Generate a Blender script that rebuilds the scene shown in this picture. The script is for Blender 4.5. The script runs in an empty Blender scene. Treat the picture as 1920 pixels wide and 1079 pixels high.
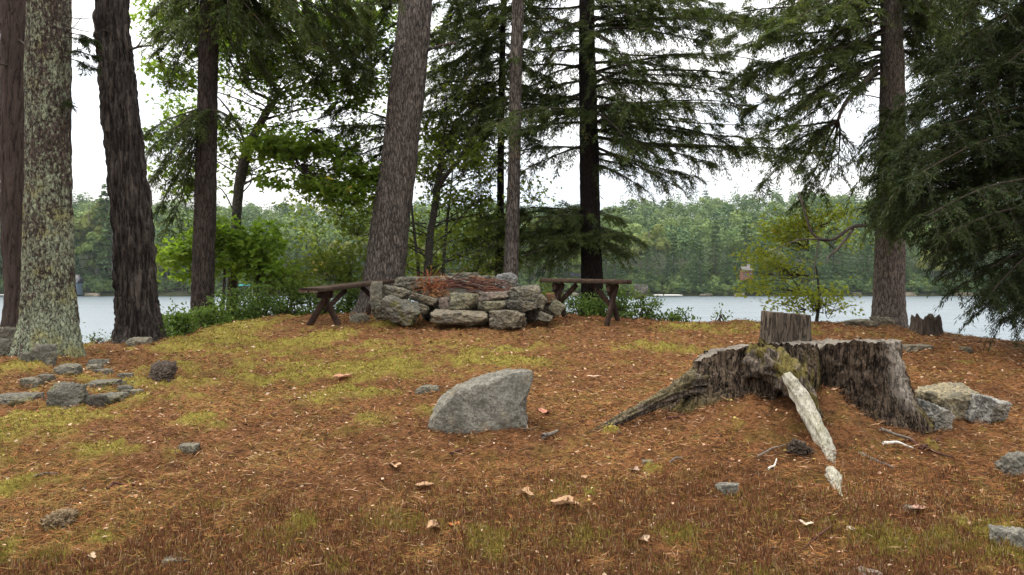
import bpy, math, random
import numpy as np

# ------------------------------------------------------------------ camera, sky, sun, exposure
SC = bpy.context.scene
F, CX, HY, E = 1478.0, 960.0, 522.0, 4.8      # focal length (photo pixels), axis, eye level row, eye height over the lake
cam_d = bpy.data.cameras.new("camera"); cam = bpy.data.objects.new("camera", cam_d)
SC.collection.objects.link(cam); SC.camera = cam
cam.location = (0, 0, E); cam.rotation_euler = (math.radians(90), 0, 0)
cam_d.sensor_width = 36; cam_d.lens = 36 * F / 1920; cam_d.shift_y = (HY - 539.5) / 1920
cam_d.clip_start = 0.05; cam_d.clip_end = 3000

SUN_EL, SUN_AZ = math.radians(52), math.radians(-62)      # high on the left, a little beyond the lake side
W = bpy.data.worlds.new("World"); SC.world = W; W.use_nodes = True
nt = W.node_tree; nt.nodes.clear()
def wn(t, **k):
    n = nt.nodes.new(t)
    for a, b in k.items(): setattr(n, a, b)
    return n
w_out = wn('ShaderNodeOutputWorld'); w_bg = wn('ShaderNodeBackground'); w_sky = wn('ShaderNodeTexSky', sky_type='NISHITA', sun_disc=False)
w_sky.sun_elevation = SUN_EL; w_sky.sun_rotation = SUN_AZ; w_sky.air_density = 1.0; w_sky.dust_density = 1.5
w_tc = wn('ShaderNodeTexCoord'); w_map = wn('ShaderNodeMapping'); w_map.inputs['Scale'].default_value = (1.2, 1.2, 3.2)
w_no = wn('ShaderNodeTexNoise'); w_no.inputs['Scale'].default_value = 2.2; w_no.inputs['Detail'].default_value = 7
w_rp = wn('ShaderNodeMapRange'); w_rp.inputs[1].default_value = .36; w_rp.inputs[2].default_value = .56
w_rp.inputs[3].default_value = .0; w_rp.inputs[4].default_value = 1.0
w_mx = wn('ShaderNodeMix', data_type='RGBA'); w_mx.inputs[7].default_value = (11.6, 11.3, 10.9, 1)
L = nt.links.new
L(w_tc.outputs['Generated'], w_map.inputs[0]); L(w_map.outputs[0], w_no.inputs[0]); L(w_no.outputs[0], w_rp.inputs[0])
w_sep = wn('ShaderNodeSeparateXYZ'); L(w_tc.outputs['Generated'], w_sep.inputs[0])
w_g = wn('ShaderNodeMapRange'); L(w_sep.outputs[2], w_g.inputs[0])
for k_, v_ in ((1, .0), (2, 1.), (3, 3.9), (4, 20.)): w_g.inputs[k_].default_value = v_
w_cc = wn('ShaderNodeMix', data_type='RGBA'); w_cc.inputs[6].default_value = (.85, .92, 1.0, 1); w_cc.inputs[7].default_value = (1.08, 1.05, 1.01, 1); L(w_rp.outputs[0], w_cc.inputs[0])
w_vm = wn('ShaderNodeVectorMath', operation='SCALE'); L(w_cc.outputs[2], w_vm.inputs[0]); L(w_g.outputs[0], w_vm.inputs[3])
w_mx.inputs[0].default_value = .9; L(w_sky.outputs[0], w_mx.inputs[6]); L(w_vm.outputs[0], w_mx.inputs[7]); L(w_mx.outputs[2], w_bg.inputs[0])
w_bg.inputs[1].default_value = 0.1; L(w_bg.outputs[0], w_out.inputs[0])
sun_d = bpy.data.lights.new("sun", 'SUN'); sun_d.energy = 1.5; sun_d.angle = math.radians(10); sun_d.color = (1, .93, .82)
sun = bpy.data.objects.new("sun", sun_d); SC.collection.objects.link(sun); sun.location = (-20, 10, 40)
_sd = np.array([math.sin(SUN_AZ) * math.cos(SUN_EL), math.cos(SUN_AZ) * math.cos(SUN_EL), math.sin(SUN_EL)])
from mathutils import Vector
sun.rotation_euler = Vector(_sd).to_track_quat('Z', 'Y').to_euler()
SC.view_settings.view_transform = 'Standard'; SC.view_settings.look = 'None'
SC.view_settings.exposure = 1.25; SC.view_settings.gamma = 1.0
SC.cycles.max_bounces = 6; SC.cycles.diffuse_bounces = 3; SC.cycles.glossy_bounces = 2; SC.cycles.transmission_bounces = 4
SC.cycles.volume_bounces = 0; SC.cycles.caustics_reflective = False; SC.cycles.caustics_refractive = False
SC.cycles.use_denoising = True

# ------------------------------------------------------------------ numpy helpers
R = np.random.default_rng(7)
_perm = np.random.default_rng(1).permutation(4096).astype(np.int64)
_g = np.random.default_rng(2).normal(size=(4096, 3)); _g /= np.linalg.norm(_g, axis=1)[:, None]
def noise(p):
    p = np.asarray(p, float); i = np.floor(p).astype(np.int64); f = p - i
    u = f * f * f * (f * (f * 6 - 15) + 10); out = np.zeros(len(p))
    for dx in (0, 1):
        for dy in (0, 1):
            for dz in (0, 1):
                h = _perm[(_perm[(_perm[(i[:, 0] + dx) & 4095] + i[:, 1] + dy) & 4095] + i[:, 2] + dz) & 4095]
                g = _g[h]
                d = g[:, 0] * (f[:, 0] - dx) + g[:, 1] * (f[:, 1] - dy) + g[:, 2] * (f[:, 2] - dz)
                w = (u[:, 0] if dx else 1 - u[:, 0]) * (u[:, 1] if dy else 1 - u[:, 1]) * (u[:, 2] if dz else 1 - u[:, 2])
                out += w * d
    return out * 1.6
def fbm(p, o=4, gain=.5):
    p = np.asarray(p, float); a, s = 1., 0.
    for k in range(o):
        s = s + a * noise(p * 2 ** k + 17.3 * k); a *= gain
    return s
def sstep(a, b, x):
    t = np.clip((x - a) / (b - a), 0, 1); return t * t * (3 - 2 * t)
def nrm(v): return v / np.maximum(np.linalg.norm(v, axis=-1, keepdims=True), 1e-9)
def P(px, py, Y): return np.array([(px - CX) / F * Y, Y, E - (py - HY) / F * Y])

COL = SC.collection
def empty(name, loc, label, cat, group=None):
    o = bpy.data.objects.new(name, None); COL.objects.link(o); o.location = loc; o.empty_display_size = .2
    tag(o, label, cat, group); return o
def tag(o, label=None, cat=None, group=None, kind=None):
    if label: o["label"] = label
    if cat: o["category"] = cat
    if group: o["group"] = group
    if kind: o["kind"] = kind
    return o
def mk(name, V, Fc, mats, parent=None, rnd=None, col=None, smooth=True, midx=None, loc=None, extra=None):
    V = np.asarray(V, float); Fc = np.asarray(Fc, np.int32)
    if loc is None:
        loc = np.array(parent.location) if parent is not None else (V.min(0) + V.max(0)) / 2 * np.array([1, 1, 0]) + np.array([0, 0, V[:, 2].min()])
    loc = np.asarray(loc, float)
    me = bpy.data.meshes.new(name); n, m, k = len(V), len(Fc), Fc.shape[1]
    me.vertices.add(n); me.vertices.foreach_set("co", (V - loc).astype(np.float32).ravel())
    me.loops.add(m * k); me.loops.foreach_set("vertex_index", Fc.ravel())
    me.polygons.add(m); me.polygons.foreach_set("loop_start", np.arange(0, m * k, k, dtype=np.int32))
    me.polygons.foreach_set("use_smooth", np.full(m, smooth))
    mats = mats if isinstance(mats, (list, tuple)) else [mats]
    for x in mats: me.materials.append(x)
    if midx is not None: me.polygons.foreach_set("material_index", np.asarray(midx, np.int32))
    if rnd is not None:
        a = me.attributes.new("rnd", 'FLOAT', 'POINT'); a.data.foreach_set("value", np.asarray(rnd, np.float32))
    if extra:
        for kk, vv in extra.items():
            a = me.attributes.new(kk, 'FLOAT', 'POINT'); a.data.foreach_set("value", np.asarray(vv, np.float32))
    if col is not None:
        a = me.attributes.new("col", 'FLOAT_COLOR', 'POINT')
        c4 = np.ones((n, 4), np.float32); c4[:, :3] = col; a.data.foreach_set("color", c4.ravel())
    me.update(calc_edges=True)
    o = bpy.data.objects.new(name, me); COL.objects.link(o)
    if parent is not None: o.parent = parent
    else: o.location = loc
    return o
class MB:
    def __init__(s): s.v, s.f, s.r, s.c, s.n, s.m = [], [], [], [], 0, []
    def add(s, v, f, r=0.5, c=None, m=0):
        v = np.asarray(v, float); s.v.append(v); s.f.append(np.asarray(f, np.int64) + s.n); s.n += len(v)
        s.r.append(np.broadcast_to(np.asarray(r, float), (len(v),))); s.m.append(np.full(len(f), m))
        if c is not None: s.c.append(np.broadcast_to(np.asarray(c, float), (len(v), 3)))
    def build(s, name, mats, parent=None, **k):
        return mk(name, np.concatenate(s.v), np.concatenate(s.f), mats, parent, rnd=np.concatenate(s.r),
                  col=np.concatenate(s.c) if s.c else None, midx=np.concatenate(s.m), **k)
def tube(pts, rad, sides=6, cap=True):
    pts = np.asarray(pts, float); n = len(pts); rad = np.broadcast_to(np.asarray(rad, float), (n,))
    t = nrm(np.gradient(pts, axis=0)); ref = np.array([0.31, 0.87, 0.13]); ref2 = np.array([.9, .1, .2])
    a = np.cross(t, ref); bad = np.linalg.norm(a, axis=1) < .25; a[bad] = np.cross(t[bad], ref2); a = nrm(a); b = np.cross(t, a)
    th = np.linspace(0, 2 * np.pi, sides, endpoint=False)
    V = (pts[:, None] + rad[:, None, None] * (np.cos(th)[None, :, None] * a[:, None] + np.sin(th)[None, :, None] * b[:, None])).reshape(-1, 3)
    i = np.arange(n - 1)[:, None] * sides; j = np.arange(sides)[None]; j2 = (j + 1) % sides
    Fq = np.stack([i + j, i + j2, i + sides + j2, i + sides + j], -1).reshape(-1, 4)
    if cap and sides % 2 == 0:
        for off in (0, (n - 1) * sides):
            c = [[off + k, off + k + 1, off + sides - 2 - k, off + sides - 1 - k] for k in range(sides // 2 - 1)]
            Fq = np.concatenate([Fq, np.array(c)])
    return V, Fq
def resample(pts, n):
    pts = np.asarray(pts, float); m = len(pts); s = np.linspace(0, 1, n) * (m - 1)
    i = np.clip(s.astype(int), 0, m - 2); t = (s - i)[:, None]
    p0, p1, p2, p3 = pts[np.maximum(i - 1, 0)], pts[i], pts[i + 1], pts[np.minimum(i + 2, m - 1)]
    return .5 * (2 * p1 + (p2 - p0) * t + (2 * p0 - 5 * p1 + 4 * p2 - p3) * t ** 2 + (3 * p1 - p0 - 3 * p2 + p3) * t ** 3)
def quads(c, d, nn, Ln, Wd, bend=0.):
    d = nrm(d); s = nrm(np.cross(d, nn)); Ln = np.asarray(Ln).reshape(-1, 1) * np.ones((len(c), 1)); Wd = np.asarray(Wd).reshape(-1, 1) * np.ones((len(c), 1))
    up = np.cross(s, d); mid = c + d * Ln * .45
    V = np.stack([c, mid + s * Wd / 2 + up * bend * Ln, c + d * Ln, mid - s * Wd / 2 + up * bend * Ln], 1).reshape(-1, 3)
    return V, np.arange(len(c) * 4).reshape(-1, 4)
def boxv(cx, cy, cz, sx, sy, sz):
    s = np.array([[-1, -1, -1], [1, -1, -1], [1, 1, -1], [-1, 1, -1], [-1, -1, 1], [1, -1, 1], [1, 1, 1], [-1, 1, 1]]) * .5
    V = s * [sx, sy, sz] + [cx, cy, cz]
    return V, np.array([[3, 2, 1, 0], [4, 5, 6, 7], [0, 1, 5, 4], [1, 2, 6, 5], [2, 3, 7, 6], [3, 0, 4, 7]])
def beam(p0, p1, w, h, up=(0, 0, 1), n=1):
    p0, p1 = np.asarray(p0, float), np.asarray(p1, float); d = nrm(p1 - p0); s = nrm(np.cross(d, np.asarray(up, float))); u = np.cross(s, d)
    c = .12 * min(w, h); prof = []
    for a, b in ((-1, -1), (1, -1), (1, 1), (-1, 1)):
        x, y = a * w / 2, b * h / 2
        prof += ([(x - a * c, y), (x, y - b * c)] if a * b > 0 else [(x, y - b * c), (x - a * c, y)])
    prof = np.array(prof); prof = prof[np.argsort(np.arctan2(prof[:, 1] / h, prof[:, 0] / w))]
    m = 8; ts = np.linspace(0, 1, m)
    V = np.concatenate([p0 + (p1 - p0) * t + prof[:, :1] * s + prof[:, 1:] * u for t in ts]); k = len(prof)
    Fq = [[r * k + j, r * k + (j + 1) % k, (r + 1) * k + (j + 1) % k, (r + 1) * k + j] for r in range(m - 1) for j in range(k)]
    for off in (0, (m - 1) * k): Fq += [[off + q, off + q + 1, off + k - 2 - q, off + k - 1 - q] for q in range(k // 2 - 1)]
    return V, np.array(Fq)

# ------------------------------------------------------------------ materials
def mat(name):
    m = bpy.data.materials.new(name); m.use_nodes = True; t = m.node_tree; t.nodes.clear()
    o = t.nodes.new('ShaderNodeOutputMaterial'); b = t.nodes.new('ShaderNodeBsdfPrincipled'); t.links.new(b.outputs[0], o.inputs[0])
    b.inputs['Roughness'].default_value = .9; b.inputs['Specular IOR Level'].default_value = .10
    return m, t, b, o
def nd(t, k, ins=None, **kw):
    n = t.nodes.new(k)
    for a, b in kw.items(): setattr(n, a, b)
    for a, b in (ins or {}).items():
        if isinstance(b, bpy.types.NodeSocket): t.links.new(b, n.inputs[a])
        else: n.inputs[a].default_value = b
    return n
def c4(c): return (c[0], c[1], c[2], 1)
def mixc(t, fac, a, b, blend='MIX'):
    n = nd(t, 'ShaderNodeMix', data_type='RGBA', blend_type=blend)
    for i, v in ((0, fac), (6, a), (7, b)):
        if isinstance(v, bpy.types.NodeSocket): t.links.new(v, n.inputs[i])
        else: n.inputs[i].default_value = v if i == 0 else c4(v)
    return n.outputs[2]
def rng_(t, v, a, b, c=0., d=1.):
    return nd(t, 'ShaderNodeMapRange', {0: v, 1: a, 2: b, 3: c, 4: d}).outputs[0]
def coords(t, sc=(1, 1, 1), kind='Object'):
    tc = nd(t, 'ShaderNodeTexCoord'); return nd(t, 'ShaderNodeMapping', {0: tc.outputs[kind], 3: sc}).outputs[0]
def nz(t, co, scale, det=5, rough=.6): return nd(t, 'ShaderNodeTexNoise', {0: co, 'Scale': scale, 'Detail': det, 'Roughness': rough}).outputs[0]
def math_(t, op, a, b):
    n = nd(t, 'ShaderNodeMath', operation=op)
    for i, v in ((0, a), (1, b)):
        if isinstance(v, bpy.types.NodeSocket): t.links.new(v, n.inputs[i])
        else: n.inputs[i].default_value = v
    return n.outputs[0]
def bump(t, b, h, dist, strength=1.):
    n = nd(t, 'ShaderNodeBump', {'Height': h, 'Distance': dist, 'Strength': strength}); t.links.new(n.outputs[0], b.inputs['Normal'])
def bark(name, dark, mid, light, scale=16, zs=.28, lichen=None, lich_c=(.34, .36, .22), bumpd=.02, ew=.13):
    m, t, b, o = mat(name)
    co = coords(t, (1, 1, zs)); n1 = nd(t, 'ShaderNodeTexNoise', {0: co, 'Scale': scale * 1.1, 'Detail': 5, 'Roughness': .65})
    wv = nd(t, 'ShaderNodeVectorMath', {0: co, 1: nd(t, 'ShaderNodeVectorMath', {0: n1.outputs[1], 3: 2.2 / scale}, operation='SCALE').outputs[0]}, operation='ADD').outputs[0]
    v1 = nd(t, 'ShaderNodeTexVoronoi', {0: wv, 'Scale': scale}, feature='DISTANCE_TO_EDGE').outputs[0]
    rg_ = nz(t, coords(t, (1, 1, zs * .5)), scale * 1.3, 4, .6); rg_ = math_(t, 'ABSOLUTE', math_(t, 'SUBTRACT', rg_, .5), 0.)
    vo = math_(t, 'ADD', math_(t, 'MULTIPLY', v1, .6), math_(t, 'MULTIPLY', rg_, .55))
    vc = nd(t, 'ShaderNodeTexVoronoi', {0: wv, 'Scale': scale * 1.7}).outputs[1]
    fine = nz(t, coords(t, (1, 1, .5)), 60, 6, .7); big = nz(t, coords(t, (1, 1, .5)), 3., 4)
    edge = rng_(t, vo, .02, .02 + ew)
    c = mixc(t, rng_(t, fine, .3, .7), mid, light); c = mixc(t, math_(t, 'MULTIPLY', vc, .55), c, tuple(x * .6 for x in mid))
    c = mixc(t, rng_(t, big, .35, .7, 0, .6), c, tuple(x * .7 for x in mid))
    c = mixc(t, edge, dark, c)
    if lichen is not None:
        co2 = coords(t); sep = nd(t, 'ShaderNodeSeparateXYZ', {0: co2})
        lz = nz(t, coords(t, (1, 1, .7)), 30, 7, .75); lb = nz(t, coords(t, (1, 1, .5)), 4., 4)
        zf = rng_(t, sep.outputs[2], 0., 2.2, lichen[0], lichen[1])
        s = math_(t, 'ADD', math_(t, 'MULTIPLY', lz, 1.0), math_(t, 'ADD', math_(t, 'MULTIPLY', lb, .5), zf))
        f = math_(t, 'MULTIPLY', rng_(t, s, 1.0, 1.08), rng_(t, vo, .02, .10))
        lc = mixc(t, nz(t, co2, 14, 3), lich_c, tuple(x * y for x, y in zip(lich_c, (1.15, 1.2, 1.25))))
        lc = mixc(t, rng_(t, nz(t, co2, 4, 3), .52, .66), lc, (.27, .26, .12))
        c = mixc(t, f, c, lc)
    t.links.new(c, b.inputs['Base Color'])
    h = math_(t, 'ADD', rng_(t, vo, 0, .22), math_(t, 'MULTIPLY', fine, .35)); bump(t, b, h, bumpd, .9)
    return m
def leafmat(name, ca, cb, trans=.45, obj_rand=False, cc=None):
    m, t, b, o = mat(name); at = nd(t, 'ShaderNodeAttribute', attribute_name='rnd').outputs['Fac']
    c = mixc(t, at, ca, cb)
    if cc is not None: c = mixc(t, rng_(t, at, .9, .97), c, cc)
    if obj_rand:
        orr = nd(t, 'ShaderNodeObjectInfo').outputs['Random']
        c = mixc(t, math_(t, 'MULTIPLY', orr, .7), c, obj_rand)
    t.links.new(c, b.inputs['Base Color']); b.inputs['Roughness'].default_value = .65
    tr = nd(t, 'ShaderNodeBsdfTranslucent'); tc = mixc(t, 1., c, (1.25, 1.3, .7), 'MULTIPLY'); t.links.new(tc, tr.inputs[0])
    mx = nd(t, 'ShaderNodeMixShader', {0: trans, 1: b.outputs[0], 2: tr.outputs[0]}); t.links.new(mx.outputs[0], o.inputs[0])
    return m
def rockmat(name, a, b_, dark=(.05, .048, .04), lich=(.42, .43, .38), moss=None, scale=1., lw=.62):
    m, t, b, o = mat(name); co = coords(t); n = nz(t, co, 6 * scale, 8, .65); f = nz(t, co, 55 * scale, 5, .75); v = nz(t, co, 18 * scale, 6, .7)
    ri = nd(t, 'ShaderNodeObjectInfo').outputs['Random']
    c = mixc(t, rng_(t, n, .3, .7), a, b_); c = mixc(t, rng_(t, f, .50, .60, 0, .85), c, dark); c = mixc(t, rng_(t, v, lw, lw + .1), c, lich)
    c = mixc(t, rng_(t, nz(t, co, 11 * scale, 4), .56, .68, 0, .8), c, tuple(x * .45 for x in a))
    c = mixc(t, rng_(t, nz(t, co, 9 * scale, 8, .78), .50, .55, 0, .72), c, tuple(x * 1.7 for x in dark)); c = mixc(t, rng_(t, nz(t, coords(t, (1.3, 1, .8)), 4 * scale, 6, .7), .53, .60, 0, .5), c, (.24, .19, .115)); c = mixc(t, rng_(t, nz(t, co, 24 * scale, 7, .75), .50, .57, 0, .7), c, tuple(x * 1.3 for x in dark)); c = mixc(t, math_(t, 'MULTIPLY', ri, .35), c, tuple(x * .6 for x in b_))
    if moss:
        c = mixc(t, rng_(t, nz(t, co, 7, 5), .54, .64, 0, .8), c, moss)
    t.links.new(c, b.inputs['Base Color'])
    h = math_(t, 'ADD', math_(t, 'MULTIPLY', v, 1.), math_(t, 'MULTIPLY', f, .4)); bump(t, b, h, .035, 1.); return m
def colmat(name, rough=.9, trans=0.):
    m, t, b, o = mat(name); at = nd(t, 'ShaderNodeAttribute', attribute_name='col').outputs['Color']
    t.links.new(at, b.inputs['Base Color']); b.inputs['Roughness'].default_value = rough
    if trans:
        tr = nd(t, 'ShaderNodeBsdfTranslucent', {0: at}); mx = nd(t, 'ShaderNodeMixShader', {0: trans, 1: b.outputs[0], 2: tr.outputs[0]}); t.links.new(mx.outputs[0], o.inputs[0])
    return m
def woodmat(name, a, b_, dark, sc=(30, 30, 3), moss=None, pale=None, fiss=0):
    m, t, b, o = mat(name); co = coords(t, sc); n = nz(t, co, 1., 6, .65); n2 = nz(t, coords(t, tuple(x * 3 for x in sc)), 1., 4, .6)
    big = nz(t, coords(t), 5, 4)
    c = mixc(t, rng_(t, n, .32, .68), a, b_); c = mixc(t, rng_(t, n2, .5, .68, 0, .8), c, dark); c = mixc(t, rng_(t, big, .45, .65, 0, .6), c, tuple(x * .55 for x in a))
    if fiss:
        wq = nd(t, 'ShaderNodeTexNoise', {0: coords(t, (1, 1, .3)), 'Scale': 12., 'Detail': 4}); cw = nd(t, 'ShaderNodeVectorMath', {0: coords(t, (1, 1, .13)), 1: nd(t, 'ShaderNodeVectorMath', {0: wq.outputs[1], 3: .05}, operation='SCALE').outputs[0]}, operation='ADD').outputs[0]
        fz = math_(t, 'ABSOLUTE', math_(t, 'SUBTRACT', nz(t, cw, fiss, 3, .55), .5), 0.); ff = rng_(t, fz, .0, .055); c = mixc(t, ff, dark, c); n = math_(t, 'ADD', n, math_(t, 'MULTIPLY', ff, 1.2))  # crevice shade painted as dark colour along noise fissures, plus bump
    if pale:
        pa = nd(t, 'ShaderNodeAttribute', attribute_name='pale').outputs['Fac']; c = mixc(t, math_(t, 'MULTIPLY', pa, rng_(t, n, .25, .55)), c, pale)
    if moss:
        ma = nd(t, 'ShaderNodeAttribute', attribute_name='moss').outputs['Fac']
        mc = mixc(t, nz(t, coords(t), 22, 5), tuple(x * .45 for x in moss), tuple(min(x * 1.6, 1) for x in moss)); c = mixc(t, ma, c, mc)
    t.links.new(c, b.inputs['Base Color']); h = math_(t, 'ADD', n, math_(t, 'MULTIPLY', n2, .6)); bump(t, b, h, .015, .9); return m

# ------------------------------------------------------------------ terrain of the knoll
def zpy(py, Y): return -(py - HY) / F * Y
_cols = {
    -1200: [(-10, -1.75), (0, -1.65), (3.4, -1.25), (5, 1e3 + 830), (7, 1e3 + 695), (8, -.72), (9, -.95), (10.5, -1.6), (12, -2.6), (15, -4.2), (18, -5.2), (24, -5.8)],
    0: [(-10, -1.75), (0, -1.65), (3.4, 1e3 + 1079), (4.3, 1e3 + 908), (5, 1e3 + 828), (6, 1e3 + 752), (7, 1e3 + 695), (8, 1e3 + 660), (9, -.80), (10.5, -1.1), (12, -1.9), (15, -4.0), (18, -5.2), (24, -5.8)],
    230: [(-10, -1.75), (0, -1.65), (3.4, 1e3 + 1079), (4.3, 1e3 + 908), (5, 1e3 + 822), (6, 1e3 + 750), (7, 1e3 + 700), (8.5, 1e3 + 657), (9.5, 1e3 + 640), (10.3, -.85), (12, -1.7), (14, -3.0), (17, -4.9), (24, -5.8)],
    420: [(-10, -1.75), (0, -1.65), (3.4, 1e3 + 1079), (4.3, 1e3 + 908), (5, 1e3 + 820), (7, 1e3 + 702), (9, 1e3 + 641), (10.5, 1e3 + 610), (11.5, 1e3 + 600), (13, -.85), (15, -2.1), (18, -4.7), (24, -5.8)],
    560: [(-10, -1.75), (0, -1.65), (3.4, 1e3 + 1079), (4.3, 1e3 + 906), (5, 1e3 + 815), (7, 1e3 + 700), (9, 1e3 + 637), (10.5, 1e3 + 604), (12, 1e3 + 592), (13.5, -.62), (15, -1.1), (18, -4.0), (24, -5.8)],
    1060: [(-10, -1.75), (0, -1.65), (3.4, 1e3 + 1079), (4.3, 1e3 + 905), (5, 1e3 + 812), (7, 1e3 + 700), (9, 1e3 + 634), (10.5, 1e3 + 596), (12, 1e3 + 588), (14, -.62), (15, -.9), (18, -4.0), (24, -5.8)],
    1300: [(-10, -1.75), (0, -1.65), (3.4, 1e3 + 1079), (4.3, 1e3 + 905), (5, 1e3 + 806), (7, 1e3 + 693), (9, 1e3 + 637), (10.5, 1e3 + 609), (11.3, 1e3 + 606), (12.5, -.95), (15, -2.6), (18, -5.0), (24, -5.8)],
    1560: [(-10, -1.75), (0, -1.65), (3.4, 1e3 + 1079), (4.3, 1e3 + 905), (5, 1e3 + 806), (7, 1e3 + 695), (9, 1e3 + 637), (11, 1e3 + 605), (12, 1e3 + 601), (13, -.95), (15, -2.6), (18, -5.0), (24, -5.8)],
    1700: [(-10, -1.75), (0, -1.65), (3.4, 1e3 + 1079), (4.3, 1e3 + 908), (5, 1e3 + 812), (7, 1e3 + 703), (9, 1e3 + 645), (11, 1e3 + 616), (11.8, 1e3 + 614), (13, -1.1), (15, -2.6), (18, -5.0), (24, -5.8)],
    1920: [(-10, -1.75), (0, -1.65), (3.4, 1e3 + 1079), (4.3, 1e3 + 915), (5, 1e3 + 832), (7, 1e3 + 715), (9, 1e3 + 657), (10.5, 1e3 + 640), (11.5, -1.05), (13, -1.9), (15, -3.2), (18, -5.2), (24, -5.8)],
    3000: [(-10, -1.75), (0, -1.65), (3.4, -1.3), (5, -1.15), (7, -1.05), (9, -1.1), (10.5, -1.5), (12, -2.4), (15, -4.2), (18, -5.2), (24, -5.8)],
}
_U = np.arange(-2400, 4400, 20.); _Y = np.arange(-10, 30, .05)
def _table():
    us = sorted(_cols); prof = []
    for u in us:
        ys = [a for a, b in _cols[u]]; zs = [zpy(b - 1e3, a) if b > 500 else b for a, b in _cols[u]]
        prof.append(np.interp(_Y, ys, zs))
    T = np.stack([np.array([np.interp(u, us, [p[j] for p in prof]) for u in _U]) for j in range(len(_Y))], 1)
    def blur(T, ax, n):
        k = np.ones(n) / n
        Tp = np.pad(T, [(n, n) if i == ax else (0, 0) for i in (0, 1)], mode='edge')
        Tp = np.apply_along_axis(lambda v: np.convolve(v, k, 'same'), ax, Tp)
        return Tp[n:-n] if ax == 0 else Tp[:, n:-n]
    for n in (7, 5): T = blur(T, 0, n)
    for n in (13, 9): T = blur(T, 1, n)
    return T
_T = _table()
STX, STY = (1430 - CX) / F * 5.25, 5.25
def gz0(x, y):
    x = np.asarray(x, float); y = np.asarray(y, float)
    u = CX + F * x / np.maximum(y, 3.0)
    fu = np.clip((u - _U[0]) / 20, 0, len(_U) - 1.001); fy = np.clip((y - _Y[0]) / .05, 0, len(_Y) - 1.001)
    i, j = fu.astype(int), fy.astype(int); a, b = fu - i, fy - j
    z = _T[i, j] * (1 - a) * (1 - b) + _T[i + 1, j] * a * (1 - b) + _T[i, j + 1] * (1 - a) * b + _T[i + 1, j + 1] * a * b
    z = z + .15 * np.exp(-((x - STX) / .42) ** 2 - ((y - STY) / .5) ** 2) + .17 * np.exp(-((x - 2.06) / .19) ** 2 - ((y - 5.02) / .26) ** 2)
    return z + E
def gz(x, y):
    x = np.atleast_1d(np.asarray(x, float)); y = np.atleast_1d(np.asarray(y, float)); q = np.stack([x, y, 0 * x], 1)
    nearf = np.clip(1 - (np.hypot(x, y - 6) - 12) / 20, .0, 1)
    return gz0(x, y) + nearf * (.035 * fbm(q * 1.3, 3) + .036 * fbm(q * 5.5 + 5, 3))
def gp(px, py):
    Ys = np.linspace(2.2, 16, 2800); xs = (px - CX) / F * Ys; zr = E - (py - HY) / F * Ys; zg = gz(xs, Ys)
    k = np.argmax(zg >= zr)
    if zg[k] < zr[k]: k = np.argmin(np.abs(zg - zr))
    return np.array([xs[k], Ys[k], zg[k]])

_moss_el = [(690, 692, 110, 16, .75), (590, 700, 60, 14, .5), (660, 742, 80, 10, .6), (590, 745, 60, 10, .5), (50, 800, 110, 34, .75), (130, 790, 60, 14, .5), (620, 630, 46, 12, .6), (725, 606, 30, 6, .8),
            (920, 683, 90, 10, .55), (900, 665, 60, 8, .4), (450, 615, 46, 12, .7), (400, 640, 80, 14, .55), (520, 650, 90, 14, .5), (480, 710, 60, 12, .45), (370, 785, 34, 7, .65), (410, 803, 26, 6, .6),
            (1000, 655, 70, 8, .4), (1250, 655, 90, 8, .45), (1300, 615, 80, 7, .4), (830, 770, 40, 16, .55), (700, 790, 60, 12, .4), (330, 655, 60, 12, .5), (30, 690, 60, 16, .5), (120, 660, 40, 10, .4),
            (1800, 1030, 170, 46, .6), (1650, 1020, 80, 20, .4), (1265, 1010, 60, 14, .55), (1080, 1030, 120, 26, .4), (940, 1020, 80, 20, .35), (185, 1020, 26, 9, .7), (15, 1030, 30, 30, .6), (570, 985, 26, 8, .6), (630, 1072, 24, 8, .7),
            (20, 920, 40, 20, .5), (200, 850, 90, 20, .35), (260, 840, 60, 10, .35), (1146, 810, 14, 4, .8), (1105, 928, 12, 4, .7), (1225, 884, 20, 4, .7), (1480, 610, 60, 6, .4), (1750, 840, 40, 6, .3), (300, 720, 120, 40, .35), (550, 670, 200, 40, .3), (780, 660, 160, 24, .25)]
def _mk_el():
    out = []
    for a, b, rx, ry, w in _moss_el:
        c = gp(a, b); e1 = gp(a + rx, b); e2 = gp(a, b - ry); e3 = gp(a, min(b + ry, 1150))
        out.append((c[0], c[1], max(abs(e1[0] - c[0]), .03), max(abs(e2[1] - e3[1]) / 2, .03), w))
    return np.array(out)
_ME = _mk_el()
def moss(x, y):
    x = np.asarray(x, float); y = np.asarray(y, float); s = np.zeros(len(x))
    for cx, cy, rx, ry, w in _ME:
        d = ((x - cx) / rx) ** 2 + ((y - cy) / ry) ** 2; m = d < 9
        s[m] = np.maximum(s[m], w * np.exp(-d[m] * .8)) + .15 * w * np.exp(-d[m] * .8)
    q = np.stack([x, y, 0 * x + 3], 1)
    return sstep(.24, .62, s + .30 * fbm(q * 3.4, 6, .65) + .08)

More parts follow.
